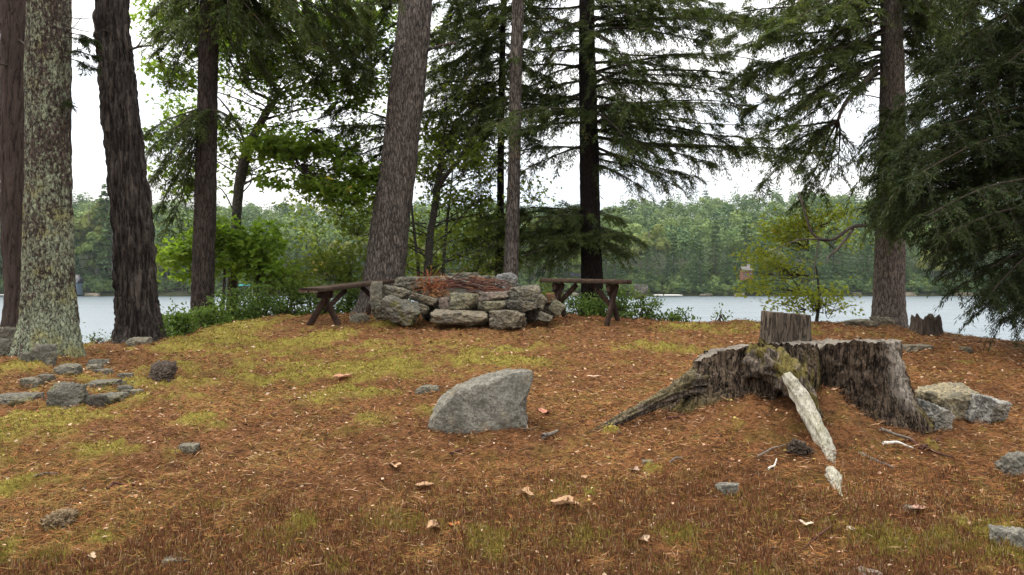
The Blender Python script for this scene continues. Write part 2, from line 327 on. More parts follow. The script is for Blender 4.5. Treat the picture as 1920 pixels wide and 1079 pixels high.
def axis(lo, hi, segs):
    out = [lo]; p = lo
    while p < hi:
        for a, b, st in segs:
            if a <= p < b: p += st; break
        out.append(p)
    return np.array(out)
gx = axis(-420, 420, [(-1e4, -60, 30), (-60, -14, 3), (-14, -7, .3), (-7, -5, .06), (-5, 5, .028), (5, 7, .06), (7, 14, .3), (14, 60, 3), (60, 1e4, 30)])
gy = axis(-60, 214, [(-1e4, -10, 6), (-10, 1, .5), (1, 2.6, .1), (2.6, 5.5, .022), (5.5, 8, .034), (8, 13, .05), (13, 20, .2), (20, 40, 2), (40, 1e4, 20)])
GX, GY = np.meshgrid(gx, gy, indexing='xy'); xx, yy = GX.ravel(), GY.ravel()
zz = gz(xx, yy); mo = np.zeros(len(xx)); nearm = (np.abs(xx) < 14) & (yy > 1) & (yy < 15); mo[nearm] = moss(xx[nearm], yy[nearm])
q = np.stack([xx, yy, 0 * xx], 1)
zz = zz + np.where(nearm, mo * (.03 + .03 * noise(q * 7)) + .018 * noise(q * 22) * np.exp(-np.maximum(yy - 4, 0) / 6), 0)
zz = np.maximum(zz, E - 5.8)
nx, ny = len(gx), len(gy); i = np.arange(ny - 1)[:, None] * nx + np.arange(nx - 1)[None]
Fg = np.stack([i, i + 1, i + nx + 1, i + nx], -1).reshape(-1, 4)
m_ground, t, b, o = mat("forest_floor")
co = coords(t); n1 = nz(t, co, 2.2, 6, .65); n2 = nz(t, co, 28, 6, .7); n3 = nz(t, coords(t, (1, .5, 1)), 90, 4, .7); ma = nd(t, 'ShaderNodeAttribute', attribute_name='moss').outputs['Fac']
c = mixc(t, rng_(t, n1, .35, .65), (.12, .05, .02), (.22, .098, .038)); c = mixc(t, rng_(t, n2, .45, .68), c, (.04, .02, .01)); c = mixc(t, rng_(t, n3, .55, .72, 0, .8), c, (.25, .13, .065))
c = mixc(t, rng_(t, nz(t, co, 5, 4), .5, .62, 0, .5), c, (.12, .085, .02))
mc = mixc(t, rng_(t, n2, .35, .65), (.12, .10, .018), (.25, .21, .04)); mc = mixc(t, rng_(t, n3, .5, .7, 0, .6), mc, (.16, .09, .03))
c = mixc(t, ma, c, mc); t.links.new(c, b.inputs['Base Color']); bump(t, b, math_(t, 'ADD', n2, math_(t, 'MULTIPLY', n3, .6)), .03, 1.)
g_o = mk("ground", np.stack([xx, yy, zz], 1), Fg, m_ground, loc=(0, 0, 0), extra={'moss': mo}); tag(g_o, kind="structure")
g_o["label"] = "ground of the wooded knoll covered in brown pine needles"

# ------------------------------------------------------------------ lake
m_water, t, b, o = mat("lake_water")
b.inputs['Base Color'].default_value = (.10, .125, .14, 1); b.inputs['Roughness'].default_value = .3; b.inputs['IOR'].default_value = 1.33; b.inputs['Specular IOR Level'].default_value = .5
wv = nz(t, coords(t, (1, 2.2, 1)), .9, 5, .6); wl = nz(t, coords(t, (.25, 1, 1)), .12, 3)
bump(t, b, math_(t, 'MULTIPLY', wv, rng_(t, wl, .38, .6, .5, 1.)), .4, 1.)
xs = np.array([-420., -60, 60, 420]); ys = np.array([4., 30, 80, 215.]) + 7
VW = np.array([[x, y, 0] for y in ys for x in xs]); FW = np.array([[r * 4 + k, r * 4 + k + 1, r * 4 + k + 5, r * 4 + k + 4] for r in range(3) for k in range(3)])
tag(mk("lake_water", VW, FW, m_water, loc=(0, 0, 0)), "pale rippled lake water reflecting the bright sky", kind="structure")

# ------------------------------------------------------------------ far hillside and its trees
_ru = [-600, 0, 180, 300, 420, 520, 620, 700, 860, 1040, 1140, 1200, 1300, 1400, 1500, 1600, 1750, 1920, 2500]
_rp = [372, 372, 374, 378, 388, 396, 394, 385, 384, 392, 392, 384, 375, 373, 370, 366, 362, 366, 370]
DS, DR = 209., 430.
def hz(x, y):
    x = np.asarray(x, float); y = np.asarray(y, float); u = CX + F * x / y
    zr = E + (HY - np.interp(u, _ru, _rp)) * DR / F - 14
    t_ = np.clip((y - DS) / (DR - DS), 0, 1.15); q = np.stack([x, y, 0 * x], 1)
    z = .5 + zr * (t_ ** .8) + 3.5 * fbm(q / 60, 3) * np.clip(t_ * 4, 0, 1)
    sh = DS + 3 * noise(np.stack([x / 22, 0 * x, 0 * x], 1))
    return np.where(y < sh, -.9 + (y - sh + 4) * .2, z + np.clip((y - sh) * .2, 0, .8) - .4)
hx = np.linspace(-410, 410, 260); hy = np.concatenate([np.linspace(203, 225, 30), np.linspace(228, 500, 70)])
HX, HYY = np.meshgrid(hx, hy); hxx, hyy = HX.ravel(), HYY.ravel(); i = np.arange(len(hy) - 1)[:, None] * len(hx) + np.arange(len(hx) - 1)[None]
m_hill, t, b, o = mat("hill_soil"); c = mixc(t, nz(t, coords(t), .4, 5), (.025, .035, .015), (.06, .06, .03)); t.links.new(c, b.inputs['Base Color'])
tag(mk("far_hillside", np.stack([hxx, hyy, hz(hxx, hyy)], 1), np.stack([i, i + 1, i + len(hx) + 1, i + len(hx)], -1).reshape(-1, 4), m_hill, loc=(0, 0, 0)), "wooded hillside rising across the lake", kind="structure")

def far_tree(kind, h, n, rng):
    """crown of leaf clumps for one distant tree, base at the origin"""
    if kind == 'pine':
        k = rng.random(n); lay = np.round(k * 11 + rng.normal(0, .12, n)) / 11; z = h * (.16 + .84 * lay); rad = h * .25 * np.clip(1.08 - lay, .03, 1) ** .7
        a = rng.random(n) * 2 * np.pi; lob = .6 + .55 * np.sin(a * 3 + lay * 37) * np.sin(lay * 91 + a); r = rad * np.clip(lob, .25, 1.1) * np.sqrt(rng.random(n))
        c = np.stack([r * np.cos(a), r * np.sin(a), z - r * .12 + rng.normal(0, .012 * h, n)], 1)
        d = np.stack([np.cos(a), np.sin(a), rng.normal(.1, .25, n)], 1); nn = nrm(np.stack([rng.normal(0, .35, n), rng.normal(0, .35, n), np.ones(n)], 1)); s = (.75, .34)
    elif kind == 'fir':
        k = 1 - np.sqrt(rng.random(n)); z = h * (.07 + .93 * k); a = rng.random(n) * 2 * np.pi; r = h * .19 * (1 - k) * (.5 + .5 * rng.random(n)) * (1 + .25 * np.sin(k * 60))
        c = np.stack([r * np.cos(a), r * np.sin(a), z], 1); d = np.stack([np.cos(a), np.sin(a), -.35 + 0 * a], 1); nn = nrm(np.stack([rng.normal(0, .3, n), rng.normal(0, .3, n), np.ones(n)], 1)); s = (.7, .3)
    else:
        m = 16; bc = nrm(rng.normal(size=(m, 3))) * (rng.random((m, 1)) ** .4); bc = bc * [h * .27, h * .27, h * .3] + [0, 0, h * .66]; w = rng.integers(0, m, n)
        v = nrm(rng.normal(size=(n, 3))); v[:, 2] = np.abs(v[:, 2]) * 1.1 - .25; c = bc[w] + v * h * .13 * (.6 + .4 * rng.random((n, 1)))
        d = np.cross(rng.normal(size=(n, 3)), v); nn = nrm(v + .25 * rng.normal(size=(n, 3))); c = c - nrm(d) * h * .03; s = (.95, .62)
    sc = h / 16
    V, Fq = quads(c, d, nn, s[0] * sc * (.7 + .6 * rng.random(n)), s[1] * sc * 1.5 * (.7 + .6 * rng.random(n)))
    cl = fbm(c / h * 6 + rng.random(3) * 50, 2) * .5 + .5
    return V, Fq, np.repeat(np.clip(cl * .7 + rng.random(n) * .3, 0, 1), 4)
m_fp = leafmat("far_pine_needles", (.035, .085, .04), (.12, .19, .06), .2, (.10, .14, .05))
m_fb = leafmat("far_broad_leaves", (.055, .095, .022), (.13, .17, .04), .3, (.20, .19, .05))
m_fy = leafmat("far_yellow_leaves", (.30, .24, .03), (.42, .32, .05), .3)
m_ff = leafmat("far_forest_leaves", (.03, .075, .03), (.15, .20, .055), .12)
m_tk, t, b, o = mat("grey_far_trunk"); b.inputs['Base Color'].default_value = (.12, .105, .09, 1)
fr = np.random.default_rng(11); fm = MB(); rows = []
protos = [far_tree(k, 16, n, fr) for k, n in (('pine', 330), ('pine', 330), ('round', 300), ('round', 300), ('fir', 260), ('round', 300), ('pine', 330))]
y = 224.
while y < 450:
    sp = 5.2 + (y - 224) * .018; half = 1350 / F * y; x = -half
    while x < half:
        jx, jy = x + fr.normal(0, sp * .3), y + fr.normal(0, sp * .3)
        rows.append((jx, jy)); x += sp * (1 + .25 * fr.random())
    y += sp * .95
nund = 1900
uu = fr.uniform(-300, 2220, nund); uy = DS + .3 + 20 * fr.random(nund) ** 2.2
rows += [((a - CX) / F * b, b) for a, b in zip(uu, uy)]
rows = np.array(rows); rz = hz(rows[:, 0], rows[:, 1]); kn = fbm(np.stack([rows[:, 0] / 28, rows[:, 1] / 28, 0 * rz], 1), 3)
for k_, ((x, y), z, kk) in enumerate(zip(rows, rz, kn)):
    low = k_ >= len(rows) - nund
    pi_ = fr.choice([0, 1, 6, 4]) if kk + fr.normal(0, .3) > .05 else fr.choice([2, 3, 5])
    pi_ = fr.choice([2, 3, 5]) if low else pi_
    V, Fq, r = protos[pi_]; s = (.18 + .22 * fr.random() if low else .62 + .4 * fr.random()) * (1.0 if pi_ in (2, 3, 5) else 1.12); a = fr.random() * 6.28; ca, sa = math.cos(a), math.sin(a)
    V2 = np.stack([V[:, 0] * ca - V[:, 1] * sa, V[:, 0] * sa + V[:, 1] * ca, V[:, 2]], 1) * s + [x, y, z - (2.6 * s * 2 if low else .5)]
    fm.add(V2, Fq, np.clip(r * .4 + .75 * fr.random() - .1 + (.1 if pi_ in (2, 3, 5) else -.1), 0, 1))
tag(fm.build("far_forest", m_ff, loc=(0, 300, 0), smooth=False), "mixed green forest covering the hill across the lake", kind="stuff")

far_labels = {'pine': ("tall layered pine at the water's edge of the far shore", "pine"), 'fir': ("narrow dark conifer at the water's edge of the far shore", "conifer"),
              'round': ("rounded leafy green tree at the water's edge of the far shore", "tree")}
fpro = {}
def shore_tree(kind, x, y, h):
    key = (kind, fr.integers(0, 3) if kind != 'fir' else 0)
    if key not in fpro:
        b_ = MB(); V, Fq, r = far_tree(kind, 16, 1500, fr); b_.add(V, Fq, r, m=0); tv, tf = tube([[0, 0, -1], [.1, 0, 7], [0, .1, 15]], [.24, .2, .05], 6); b_.add(tv, tf, .5, m=1)
        ob = b_.build({'pine': "pine_tree", 'fir': "fir_tree", 'round': "leafy_tree"}[kind], [m_fp if kind != 'round' else m_fb, m_tk], loc=(0, 0, 0), smooth=False); fpro[key] = ob; first = True
    else:
        ob = fpro[key].copy(); COL.objects.link(ob)
    ob.location = (x, y, float(hz([x], [y])[0]) - .2); s = h / 16; ob.scale = (s * .95, s * .95, s); ob.rotation_euler = (0, 0, fr.random() * 6.28)
    tag(ob, far_labels[kind][0], far_labels[kind][1], "trees along the far shore"); return ob
hu = [-300, 0, 120, 210, 300, 420, 520, 640, 760, 1000, 1150, 1250, 1400, 1560, 1700, 1920, 2200]
hh = [22, 24, 24, 23, 18, 15, 13, 12, 14, 15, 14, 14, 15, 15, 16, 16, 16]
for row, (yy0, sp) in enumerate(((211.3, 5.0), (217.5, 5.8))):
    x = -1290 / F * yy0
    while x < 1290 / F * yy0:
        u = CX + F * x / yy0; h = np.interp(u, hu, hh) * (.72 + .42 * fr.random()) * (.85 if row == 0 else 1.1)
        kd = 'pine' if fr.random() < (.75 if u < 420 else .5) else ('fir' if fr.random() < .22 else 'round')
        shore_tree(kd, x + fr.normal(0, 1), yy0 + fr.normal(0, .9), h); x += sp * (.8 + .5 * fr.random())
b_ = MB(); V, Fq, r = far_tree('round', 9, 1300, fr); b_.add(V, Fq, r, m=0); tv, tf = tube([[0, 0, -1], [0, 0, 6]], [.2, .1], 6); b_.add(tv, tf, .5, m=1)
_p = P(604, 520, 211.5); ob = b_.build("leafy_tree", [m_fy, m_tk], loc=(0, 0, 0), smooth=False); ob.location = (_p[0], 211.5, float(hz([_p[0]], [211.5])[0])); tag(ob, "small yellow-leaved tree on the far shore left of the big pine", "tree")

# houses, dock and lift on the far shore
m_pl = {}
def plain(name, c, rough=.8):
    if name not in m_pl:
        m, t, b, o = mat(name); n = nz(t, coords(t), 3, 5); t.links.new(mixc(t, n, tuple(x * .75 for x in c), c), b.inputs['Base Color']); b.inputs['Roughness'].default_value = rough; m_pl[name] = m
    return m_pl[name]
def house(px, base_py, Y, w, h, dp, wall, roof, label, nwin=3):
    p = P(px, base_py, Y); root = empty("lake_house", p, label, "house"); x, y, z = p
    v, f = boxv(x, y, z + h * .3, w, dp, h * .6 + 1.2); mk("wall", v, f, plain(wall[0], wall[1]), root, smooth=False)
    zz0 = z + h * .6 + .6; rv = np.array([[x - w * .56, y - dp * .6, zz0], [x + w * .56, y - dp * .6, zz0], [x + w * .56, y + dp * .6, zz0], [x - w * .56, y + dp * .6, zz0], [x - w * .56, y, zz0 + h * .45], [x + w * .56, y, zz0 + h * .45]])
    rf = np.array([[0, 1, 5, 4], [2, 3, 4, 5], [0, 4, 4, 3], [1, 2, 5, 5], [3, 2, 1, 0]])
    rv2 = np.concatenate([rv, rv + [0, 0, .25]]); q4 = [[0, 1, 5, 4], [2, 3, 4, 5]]; fa = [[a + 6 for a in k] for k in q4] + [k[::-1] for k in q4] + [[0, 1, 7, 6], [2, 3, 9, 8], [1, 5, 11, 7], [5, 2, 8, 11], [3, 4, 10, 9], [4, 0, 6, 10]]
    ro = mk("roof", rv2, np.array(fa), plain(roof[0], roof[1]), root, smooth=False)
    v, f = boxv(x + w * .25, y, zz0 + h * .5, .7, .7, 1.6); c_ = mk("chimney", v, f, plain("chimney_stone", (.3, .28, .26)), ro, smooth=False, loc=np.array(p))
    for k in range(nwin):
        wx = x - w * .5 + w * (k + .5) / nwin; v, f = boxv(wx, y - dp * .5 - .03, z + h * .38, w / nwin * .5, .08, h * .26); wf = mk("window", v, f, plain("grey_trim", (.30, .30, .31)), root, smooth=False)
        v, f = boxv(wx, y - dp * .5 - .09, z + h * .38, w / nwin * .4, .06, h * .2); mk("pane", v, f, plain("dark_glass", (.05, .06, .075), .15), wf, smooth=False, loc=np.array(p))
    return root
house(141, 549, 208.2, 2.6, 3.0, 3., ("blue_grey_boards", (.12, .17, .22)), ("dark_shingle", (.10, .10, .11)), "blue-grey house on the far shore between the lichened trunk and the dark pine", 2)
house(1080, 514, 214., 3.0, 2.8, 4., ("grey_boards", (.17, .17, .21)), ("dark_shingle", (.10, .10, .11)), "grey house on the far shore beside the dark hemlock trunk", 3)
house(1399, 521, 208.6, 2.6, 2.0, 3., ("red_brown_boards", (.16, .075, .05)), ("grey_shingle", (.12, .11, .10)), "small red-brown cabin on the far shore beside the yellow-green sapling", 2)
p = P(455, 550, 207.); root = empty("boat_lift", p, "open boat lift with turquoise canopy on the far shore", "boat lift")
v, f = boxv(p[0], p[1], p[2] + 2.1, 4.6, 3, .35); mk("canopy", v, f, plain("turquoise_canvas", (.10, .42, .40)), root, smooth=False)
for sx in (-1, 1):
    for sy in (-1, 1):
        v, f = tube([[p[0] + sx * 2.1, p[1] + sy * 1.3, -.6], [p[0] + sx * 2.1, p[1] + sy * 1.3, p[2] + 1.95]], .09, 6); mk("post", v, f, plain("grey_metal", (.4, .4, .4)), root)
def dock(px, Y, ln, w, label):
    p = P(px, 553, Y); p[2] = .0; root = empty("dock", p, label, "dock"); v, f = boxv(p[0], p[1], .5, ln, w, .18); mk("deck", v, f, plain("pale_dock_boards", (.62, .6, .56)), root, smooth=False)
    for k in range(4):
        xq = p[0] - ln / 2 + ln * (k + .5) / 4; v, f = tube([[xq, p[1] - w * .42, -.9], [xq, p[1] - w * .42, .4]], .1, 6); mk("post", v, f, plain("grey_metal", (.4, .4, .4)), root)
dock(1252, 200., 6.5, 5., "white dock on the far shore right of the plank bench"); dock(412, 204., 3.6, 4., "white dock on the far shore behind the slender maple trunk"); dock(4, 204., 4., 4., "white dock on the far shore at the left of the lichened trunk")

# ------------------------------------------------------------------ rocks
def _cubesphere(n):
    g = np.linspace(-1, 1, n + 1); g = np.tan(g * np.pi / 4); vs, fs = [], []; off = 0
    for ax in range(3):
        for sg in (-1, 1):
            A, B = np.meshgrid(g, g, indexing='ij'); C = np.full_like(A, sg); pt = [None] * 3; pt[ax] = C; pt[(ax + 1) % 3] = A; pt[(ax + 2) % 3] = B
            vs.append(np.stack(pt, -1).reshape(-1, 3)); i = np.arange(n)[:, None] * (n + 1) + np.arange(n)[None]; q_ = np.stack([i, i + n + 1, i + n + 2, i + 1], -1).reshape(-1, 4) + off
            fs.append(q_ if sg > 0 else q_[:, ::-1]); off += (n + 1) ** 2
    V = np.concatenate(vs); Fq = np.concatenate(fs); _, first, inv = np.unique(np.round(V, 5), axis=0, return_index=True, return_inverse=True)
    return nrm(V[first]), inv.reshape(-1)[Fq]
_CS = {n: _cubesphere(n) for n in (14, 26, 44)}
def rock_shape(seed, dims, n=26, rough=.05, facets=11, sharp=11., flat=.0):
    rg = np.random.default_rng(seed); D, Fq = _CS[n]; dm = np.asarray(dims) / max(dims); Dq = D * dm * 1.35
    N = nrm(rg.normal(size=(facets, 3))); d0 = .78 + .3 * rg.random(facets)
    N = np.concatenate([N, [[0, 0, 1], [0, 0, -1], [1, 0, 0], [-1, 0, 0], [0, -1, 0], [0, 1, 0]]]); d0 = np.concatenate([d0, [.85] * 6])
    s = np.clip(D @ N.T, 0, None) / d0; r = (s ** sharp).sum(1) ** (-1 / sharp)
    r = r * (1 + rough * fbm(Dq * 2.2 + seed, 4) + rough * .55 * fbm(Dq * 7 + seed, 4) - rough * .8 * np.abs(noise(Dq * 3.1 + seed * 2))); V = D * r[:, None]
    lo, hi = V.min(0), V.max(0); V = (V - (lo + hi) / 2) / (hi - lo) * np.asarray(dims); return V, Fq
RM = {}
def rock(name, label, px0, py0, px1, py1, Y, m, seed, depth=None, rot=0., tilt=0., group=None, n=44, cat="rock", sharp=26., rough=.10, sink=0.):
    w = (px1 - px0) / F * Y; h = (py1 - py0) / F * Y; depth = depth or .8 * w
    V, Fq = rock_shape(seed, (w, depth, h), n, rough, 9, sharp)
    if tilt:
        a = math.radians(tilt); V = np.stack([V[:, 0] * math.cos(a) - V[:, 2] * math.sin(a), V[:, 1], V[:, 0] * math.sin(a) + V[:, 2] * math.cos(a)], 1)
        lo, hi = V.min(0), V.max(0); V = V * np.array([w, depth, h]) / (hi - lo)
    V = V + P((px0 + px1) / 2, (py0 + py1) / 2, Y) + [0, 0, -sink]
    return tag(mk(name, V, Fq, m), label, cat, group)
def rock_poly(name, label, poly, Y, depth, m, seed, cat="rock", pw=.62, rough=.05, ncut=5):
    """boulder whose side outline is the polygon (photo pixels at distance Y), rounded and facetted in depth"""
    pg = np.array([[(a - CX) / F * Y, E - (b - HY) / F * Y] for a, b in poly]); c = (pg.min(0) + pg.max(0)) / 2
    D, Fq = _CS[44]; th = np.arctan2(D[:, 2], D[:, 0]); rr = np.full(len(D), 1e-4); dx, dz = np.cos(th), np.sin(th)
    for k in range(len(pg)):
        a, b2 = pg[k] - c, pg[(k + 1) % len(pg)] - c; e = b2 - a; den = dx * e[1] - dz * e[0]; den = np.where(np.abs(den) < 1e-9, 1e-9, den)
        tt = (a[0] * e[1] - a[1] * e[0]) / den; ss = (a[0] * dz - a[1] * dx) / den; ok = (tt > 0) & (ss >= -1e-6) & (ss <= 1 + 1e-6); rr = np.where(ok, np.maximum(rr, tt), rr)
    cp = np.hypot(D[:, 0], D[:, 2]); rad = rr * np.clip(cp, 0, 1) ** pw; yv = depth / 2 * np.sign(D[:, 1]) * np.abs(D[:, 1]) ** .8
    V = np.stack([rad * dx, yv, rad * dz], 1); rg = np.random.default_rng(seed); Nn = nrm(rg.normal(size=(7, 3)) * [1, 1.4, .7]); sz = np.linalg.norm(V, axis=1).max()
    V = V * (1 + rough * fbm(D * 1.8 + seed, 4) + rough * .4 * fbm(D * 8 + seed, 4))[:, None]
    for k in range(ncut):
        nv = nrm(rg.normal(size=3) * [1, .6, 1] + [0, -1.0, .25]); hgt = V @ nv; lim = hgt.max() * rg.uniform(.68, .86); ov = np.clip(hgt - lim, 0, None); V = V - ov[:, None] * nv * .92
    V = V + nrm(V) * (sz * .012 * fbm(V / sz * 14 + seed, 4) + sz * .02 * fbm(V / sz * 5 + seed, 3))[:, None]
    return tag(mk(name, V + [c[0], Y + depth * .3, c[1]], Fq, m), label, cat)
m_gran = rockmat("granite_speckled", (.18, .168, .135), (.29, .272, .225), (.035, .031, .025), (.46, .44, .38), lw=.56)
m_rk = rockmat("field_stone_grey", (.155, .135, .092), (.27, .243, .18)); m_rko = rockmat("field_stone_olive", (.17, .15, .085), (.28, .255, .165), lw=.66)
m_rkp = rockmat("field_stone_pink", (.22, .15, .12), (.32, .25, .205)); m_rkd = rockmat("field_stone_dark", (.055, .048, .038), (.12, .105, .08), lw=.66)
m_rkw = rockmat("field_stone_white", (.28, .265, .25), (.46, .45, .42)); m_rko2 = rockmat("field_stone_rust", (.2, .09, .04), (.27, .15, .075))
m_rkm = rockmat("mossy_rock", (.11, .10, .078), (.21, .192, .15), moss=(.11, .10, .028)); m_rkt = rockmat("field_stone_tan", (.19, .15, .10), (.30, .255, .18), lw=.66)
RING = "stones of the fire ring"
ring = [
 (693, 527, 721, 600, 10.2, m_rk, 1, .30, "tall grey-brown slab standing upright at the left end of the fire ring", 4),
 (714, 535, 771, 567, 10.3, m_rk, 2, .40, "pale grey-green stone propped on the dark mossy boulder of the fire ring", -14),
 (704, 553, 792, 612, 9.85, m_rkm, 3, .45, "big dark mossy boulder at the front left of the fire ring", -24),
 (768, 549, 824, 574, 10.1, m_rkt, 4, .34, "brown flat slab tilted down to the right on the fire ring", -24),
 (765, 565, 807, 590, 10.0, m_rk, 5, .26, "small grey block under the tilted brown slab of the fire ring", -20),
 (738, 518, 806, 546, 11.3, m_rk, 6, .4, "long grey boulder at the back left of the fire ring", 0),
 (796, 516, 858, 545, 11.5, m_rk, 26, .4, "grey back stone of the fire ring behind the rust-red dead branch", 4),
 (822, 557, 845, 584, 9.95, m_rkp, 7, .16, "small pale pinkish block between the tilted slab and the square olive stone", 6),
 (842, 549, 897, 584, 9.9, m_rko, 8, .34, "square olive-beige block in the front wall of the fire ring", -3),
 (895, 564, 949, 585, 9.9, m_rko, 9, .34, "flat greenish stone between the square olive block and the dark flat slab", 2),
 (897, 546, 956, 566, 10.1, m_rkp, 10, .34, "flat pinkish stone lying on top of the flat greenish stone", 2),
 (806, 580, 917, 611, 9.75, m_rkt, 11, .40, "long low brown stone at the foot of the fire ring below the square block", -2),
 (915, 580, 988, 617, 9.7, m_rkt, 12, .36, "big pale tan block at the foot of the fire ring with a pointed bottom", 4),
 (949, 563, 1009, 586, 9.85, m_rkd, 13, .34, "dark flat slab lying on top of the big tan block", -5),
 (952, 533, 1016, 567, 10.1, m_rk, 14, .4, "rough grey-brown stone on the right front of the fire ring above the dark slab", 8),
 (928, 511, 973, 549, 11.1, m_rkw, 15, .32, "whitish spotted boulder at the back right of the fire ring", 5),
 (838, 511, 900, 540, 11.7, m_rk, 16, .42, "long grey stone at the back of the fire ring behind the sticks", 2),
 (890, 516, 938, 546, 11.4, m_rkt, 17, .34, "grey-tan back stone of the fire ring beside the whitish spotted boulder", -4),
 (989, 546, 1028, 584, 10.0, m_rk, 18, .3, "grey stone leaning outward near the right end of the fire ring", -42),
 (1027, 561, 1061, 594, 10.0, m_rko, 19, .2, "light olive slab leaning at the far right end of the fire ring", -35),
 (1022, 549, 1041, 571, 10.25, m_rko2, 20, .16, "small rust-brown stone tucked in at the right end of the fire ring", 0),
 (1004, 584, 1038, 609, 9.85, m_rk, 21, .24, "pale grey stone on the ground at the right foot of the fire ring", -24),
 (1008, 566, 1034, 592, 10.35, m_rkd, 27, .24, "dark fill stone added in the gap behind the leaning stones of the fire ring", 0),  # from here on: dark fill stones added to close bright gaps in the wall
 (960, 575, 1012, 606, 10.25, m_rkd, 28, .3, "dark fill stone added in the gap right of the big tan block", 0),
 (800, 556, 850, 606, 10.35, m_rkd, 30, .3, "dark fill stone added behind the small pale pinkish block", 0),
 (880, 578, 924, 604, 10.05, m_rkd, 29, .3, "dark fill stone added in the gap between the two lowest stones", 0),
]
for a in ring: rock("ring_stone", a[8], a[0], a[1], a[2], a[3], a[4], a[5], a[6] * 7 + 3, a[7], tilt=a[9], group=RING, cat="stone", sharp=30, rough=.11)
ab = rock("fill_mound", "dark fill mound added under the sticks inside the fire ring", 790, 541, 1000, 612, 10.75, m_rkd, 99, 1.0, cat="fill mound", rough=.05, sharp=8)  # mound added inside the ring to block light gaps between its stones
tag(rock_poly("granite_boulder", "wedge-shaped grey granite boulder standing alone on the knoll", [(800, 806), (806, 786), (822, 756), (850, 732), (880, 720), (925, 706), (960, 698), (994, 698), (1001, 704), (998, 722), (988, 752), (984, 780), (990, 806), (985, 865), (800, 865)], 5.05, .5, m_gran, 5, rough=.05, pw=.5, ncut=8), None)
m_bt = rockmat("boulder_tan", (.30, .235, .13), (.42, .36, .24), lw=.60); m_bg = rockmat("boulder_pale_grey", (.30, .285, .25), (.45, .43, .385), lw=.58)
rock("tan_boulder", "tan angular boulder beside the big stump lying half over a pale slab", 1722, 720, 1826, 796, 5.6, m_bt, 1203, .36, tilt=8, sharp=40, rough=.09)
rock("grey_boulder", "pale grey angular boulder at the right end beside the tan boulder", 1796, 735, 1884, 802, 5.5, m_bg, 1207, .30, tilt=-16, sharp=40, rough=.09)
rock("granite_slab", "pale speckled granite slab between the big stump and the tan boulder", 1696, 746, 1778, 812, 5.35, m_bg, 78, .3, tilt=-24, sharp=40)
Rk = lambda label, a, b, c_, d, m=m_rk, seed=0, name="rock", **k: rock(name, label, a, b, c_, d + (d - b) * .45, gp((a + c_) / 2, d)[1] + .04, m, seed, **k)
Rk("round grey boulder at the left edge beside the reddish trunk", -4, 610, 42, 650, m_rkm, 31)
Rk("dark boulder at the left edge below the round one", -10, 635, 30, 668, m_rkm, 37)
Rk("grey pointed rock at the foot of the lichened trunk", 58, 644, 106, 684, m_rkm, 32)
Rk("low mossy rock left of the lichened trunk's pointed rock", 34, 660, 64, 684, m_rkm, 38)
Rk("long flat grey rock at the left edge above the bright moss", -6, 738, 72, 756, m_rkm, 33)
Rk("big lichened rock at the front of the left rock cluster", 98, 716, 160, 766, m_rkm, 34)
Rk("flat grey rock on the right of the left rock cluster", 170, 736, 238, 758, m_rkm, 35)
Rk("small dark-bottomed stone at the front of the left rock cluster", 164, 740, 198, 764, m_rkd, 36)
Rk("flat pale-topped rock at the back of the left rock cluster", 156, 712, 226, 730, m_rkm, 39)
Rk("thin upright pale stone in the left rock cluster", 222, 722, 250, 742, m_rkm, 40)
Rk("broken grey rock behind the left rock cluster", 165, 674, 200, 690, m_rkm, 41)
Rk("small rock above the big lichened rock of the left cluster", 108, 684, 150, 704, m_rkm, 42)
for k, (a, b, w_) in enumerate(((128, 700, 22), (196, 706, 18), (238, 712, 16), (250, 744, 18), (212, 762, 14), (84, 716, 18), (176, 694, 14), (262, 724, 12), (118, 776, 14), (60, 724, 20))):
    Rk("small half-buried lichened stone scattered among the left rock cluster", a - w_, b - w_ * .8, a + w_, b, m_rkm if k % 3 else m_rk, 400 + k, group="small stones of the left rock cluster")
Rk("low grey rock in front of the dark pine among the shrubs", 238, 632, 284, 646, m_rk, 43)
Rk("flat grey rock half buried left of the granite boulder", 778, 722, 826, 738, m_rk, 44)
Rk("flat stone in the litter on the left slope", 332, 832, 372, 850, m_rk, 45)
Rk("flat grey stone at the bottom left of the photo", 300, 1042, 362, 1058, m_rk, 46)
Rk("round pale stone in the brown moss below the stump", 1342, 904, 1384, 926, m_gran, 47)
Rk("little grey stone in the litter left of the stump", 1203, 863, 1227, 876, m_rk, 48)
Rk("grey rock at the right edge on a red-brown mossy hump", 1876, 846, 1940, 896, m_gran, 49)
Rk("triangular grey rock in the bottom right corner", 1862, 990, 1930, 1042, m_gran, 50)
Rk("flat pale rock in the needles right of the big stump", 1688, 646, 1744, 658, m_rkt, 51)
Rk("small pale stone in the needles near the jagged stump", 1798, 650, 1822, 659, m_rkt, 52)
Rk("grey-tan rock leaning on the foot of the right-hand pine", 1634, 594, 1676, 610, m_rkt, 53)
Rk("low flat rock left of the right-hand pine's foot", 1580, 598, 1640, 608, m_rk, 54)
Rk("pale flat stone on the ground between the left bench and the fire ring", 656, 588, 694, 604, m_rk, 55)
Rk("reddish round stone at the bottom edge of the photo", 1606, 1066, 1650, 1084, m_rkp, 56)
Rk("low green-grey stone in the moss below the white root", 1676, 948, 1712, 958, m_rk, 58)
rock("rock", "pale boulder behind the shrubs right of the plank bench", 1188, 533, 1214, 562, 13.2, m_rkw, 57)
sr = np.random.default_rng(5)
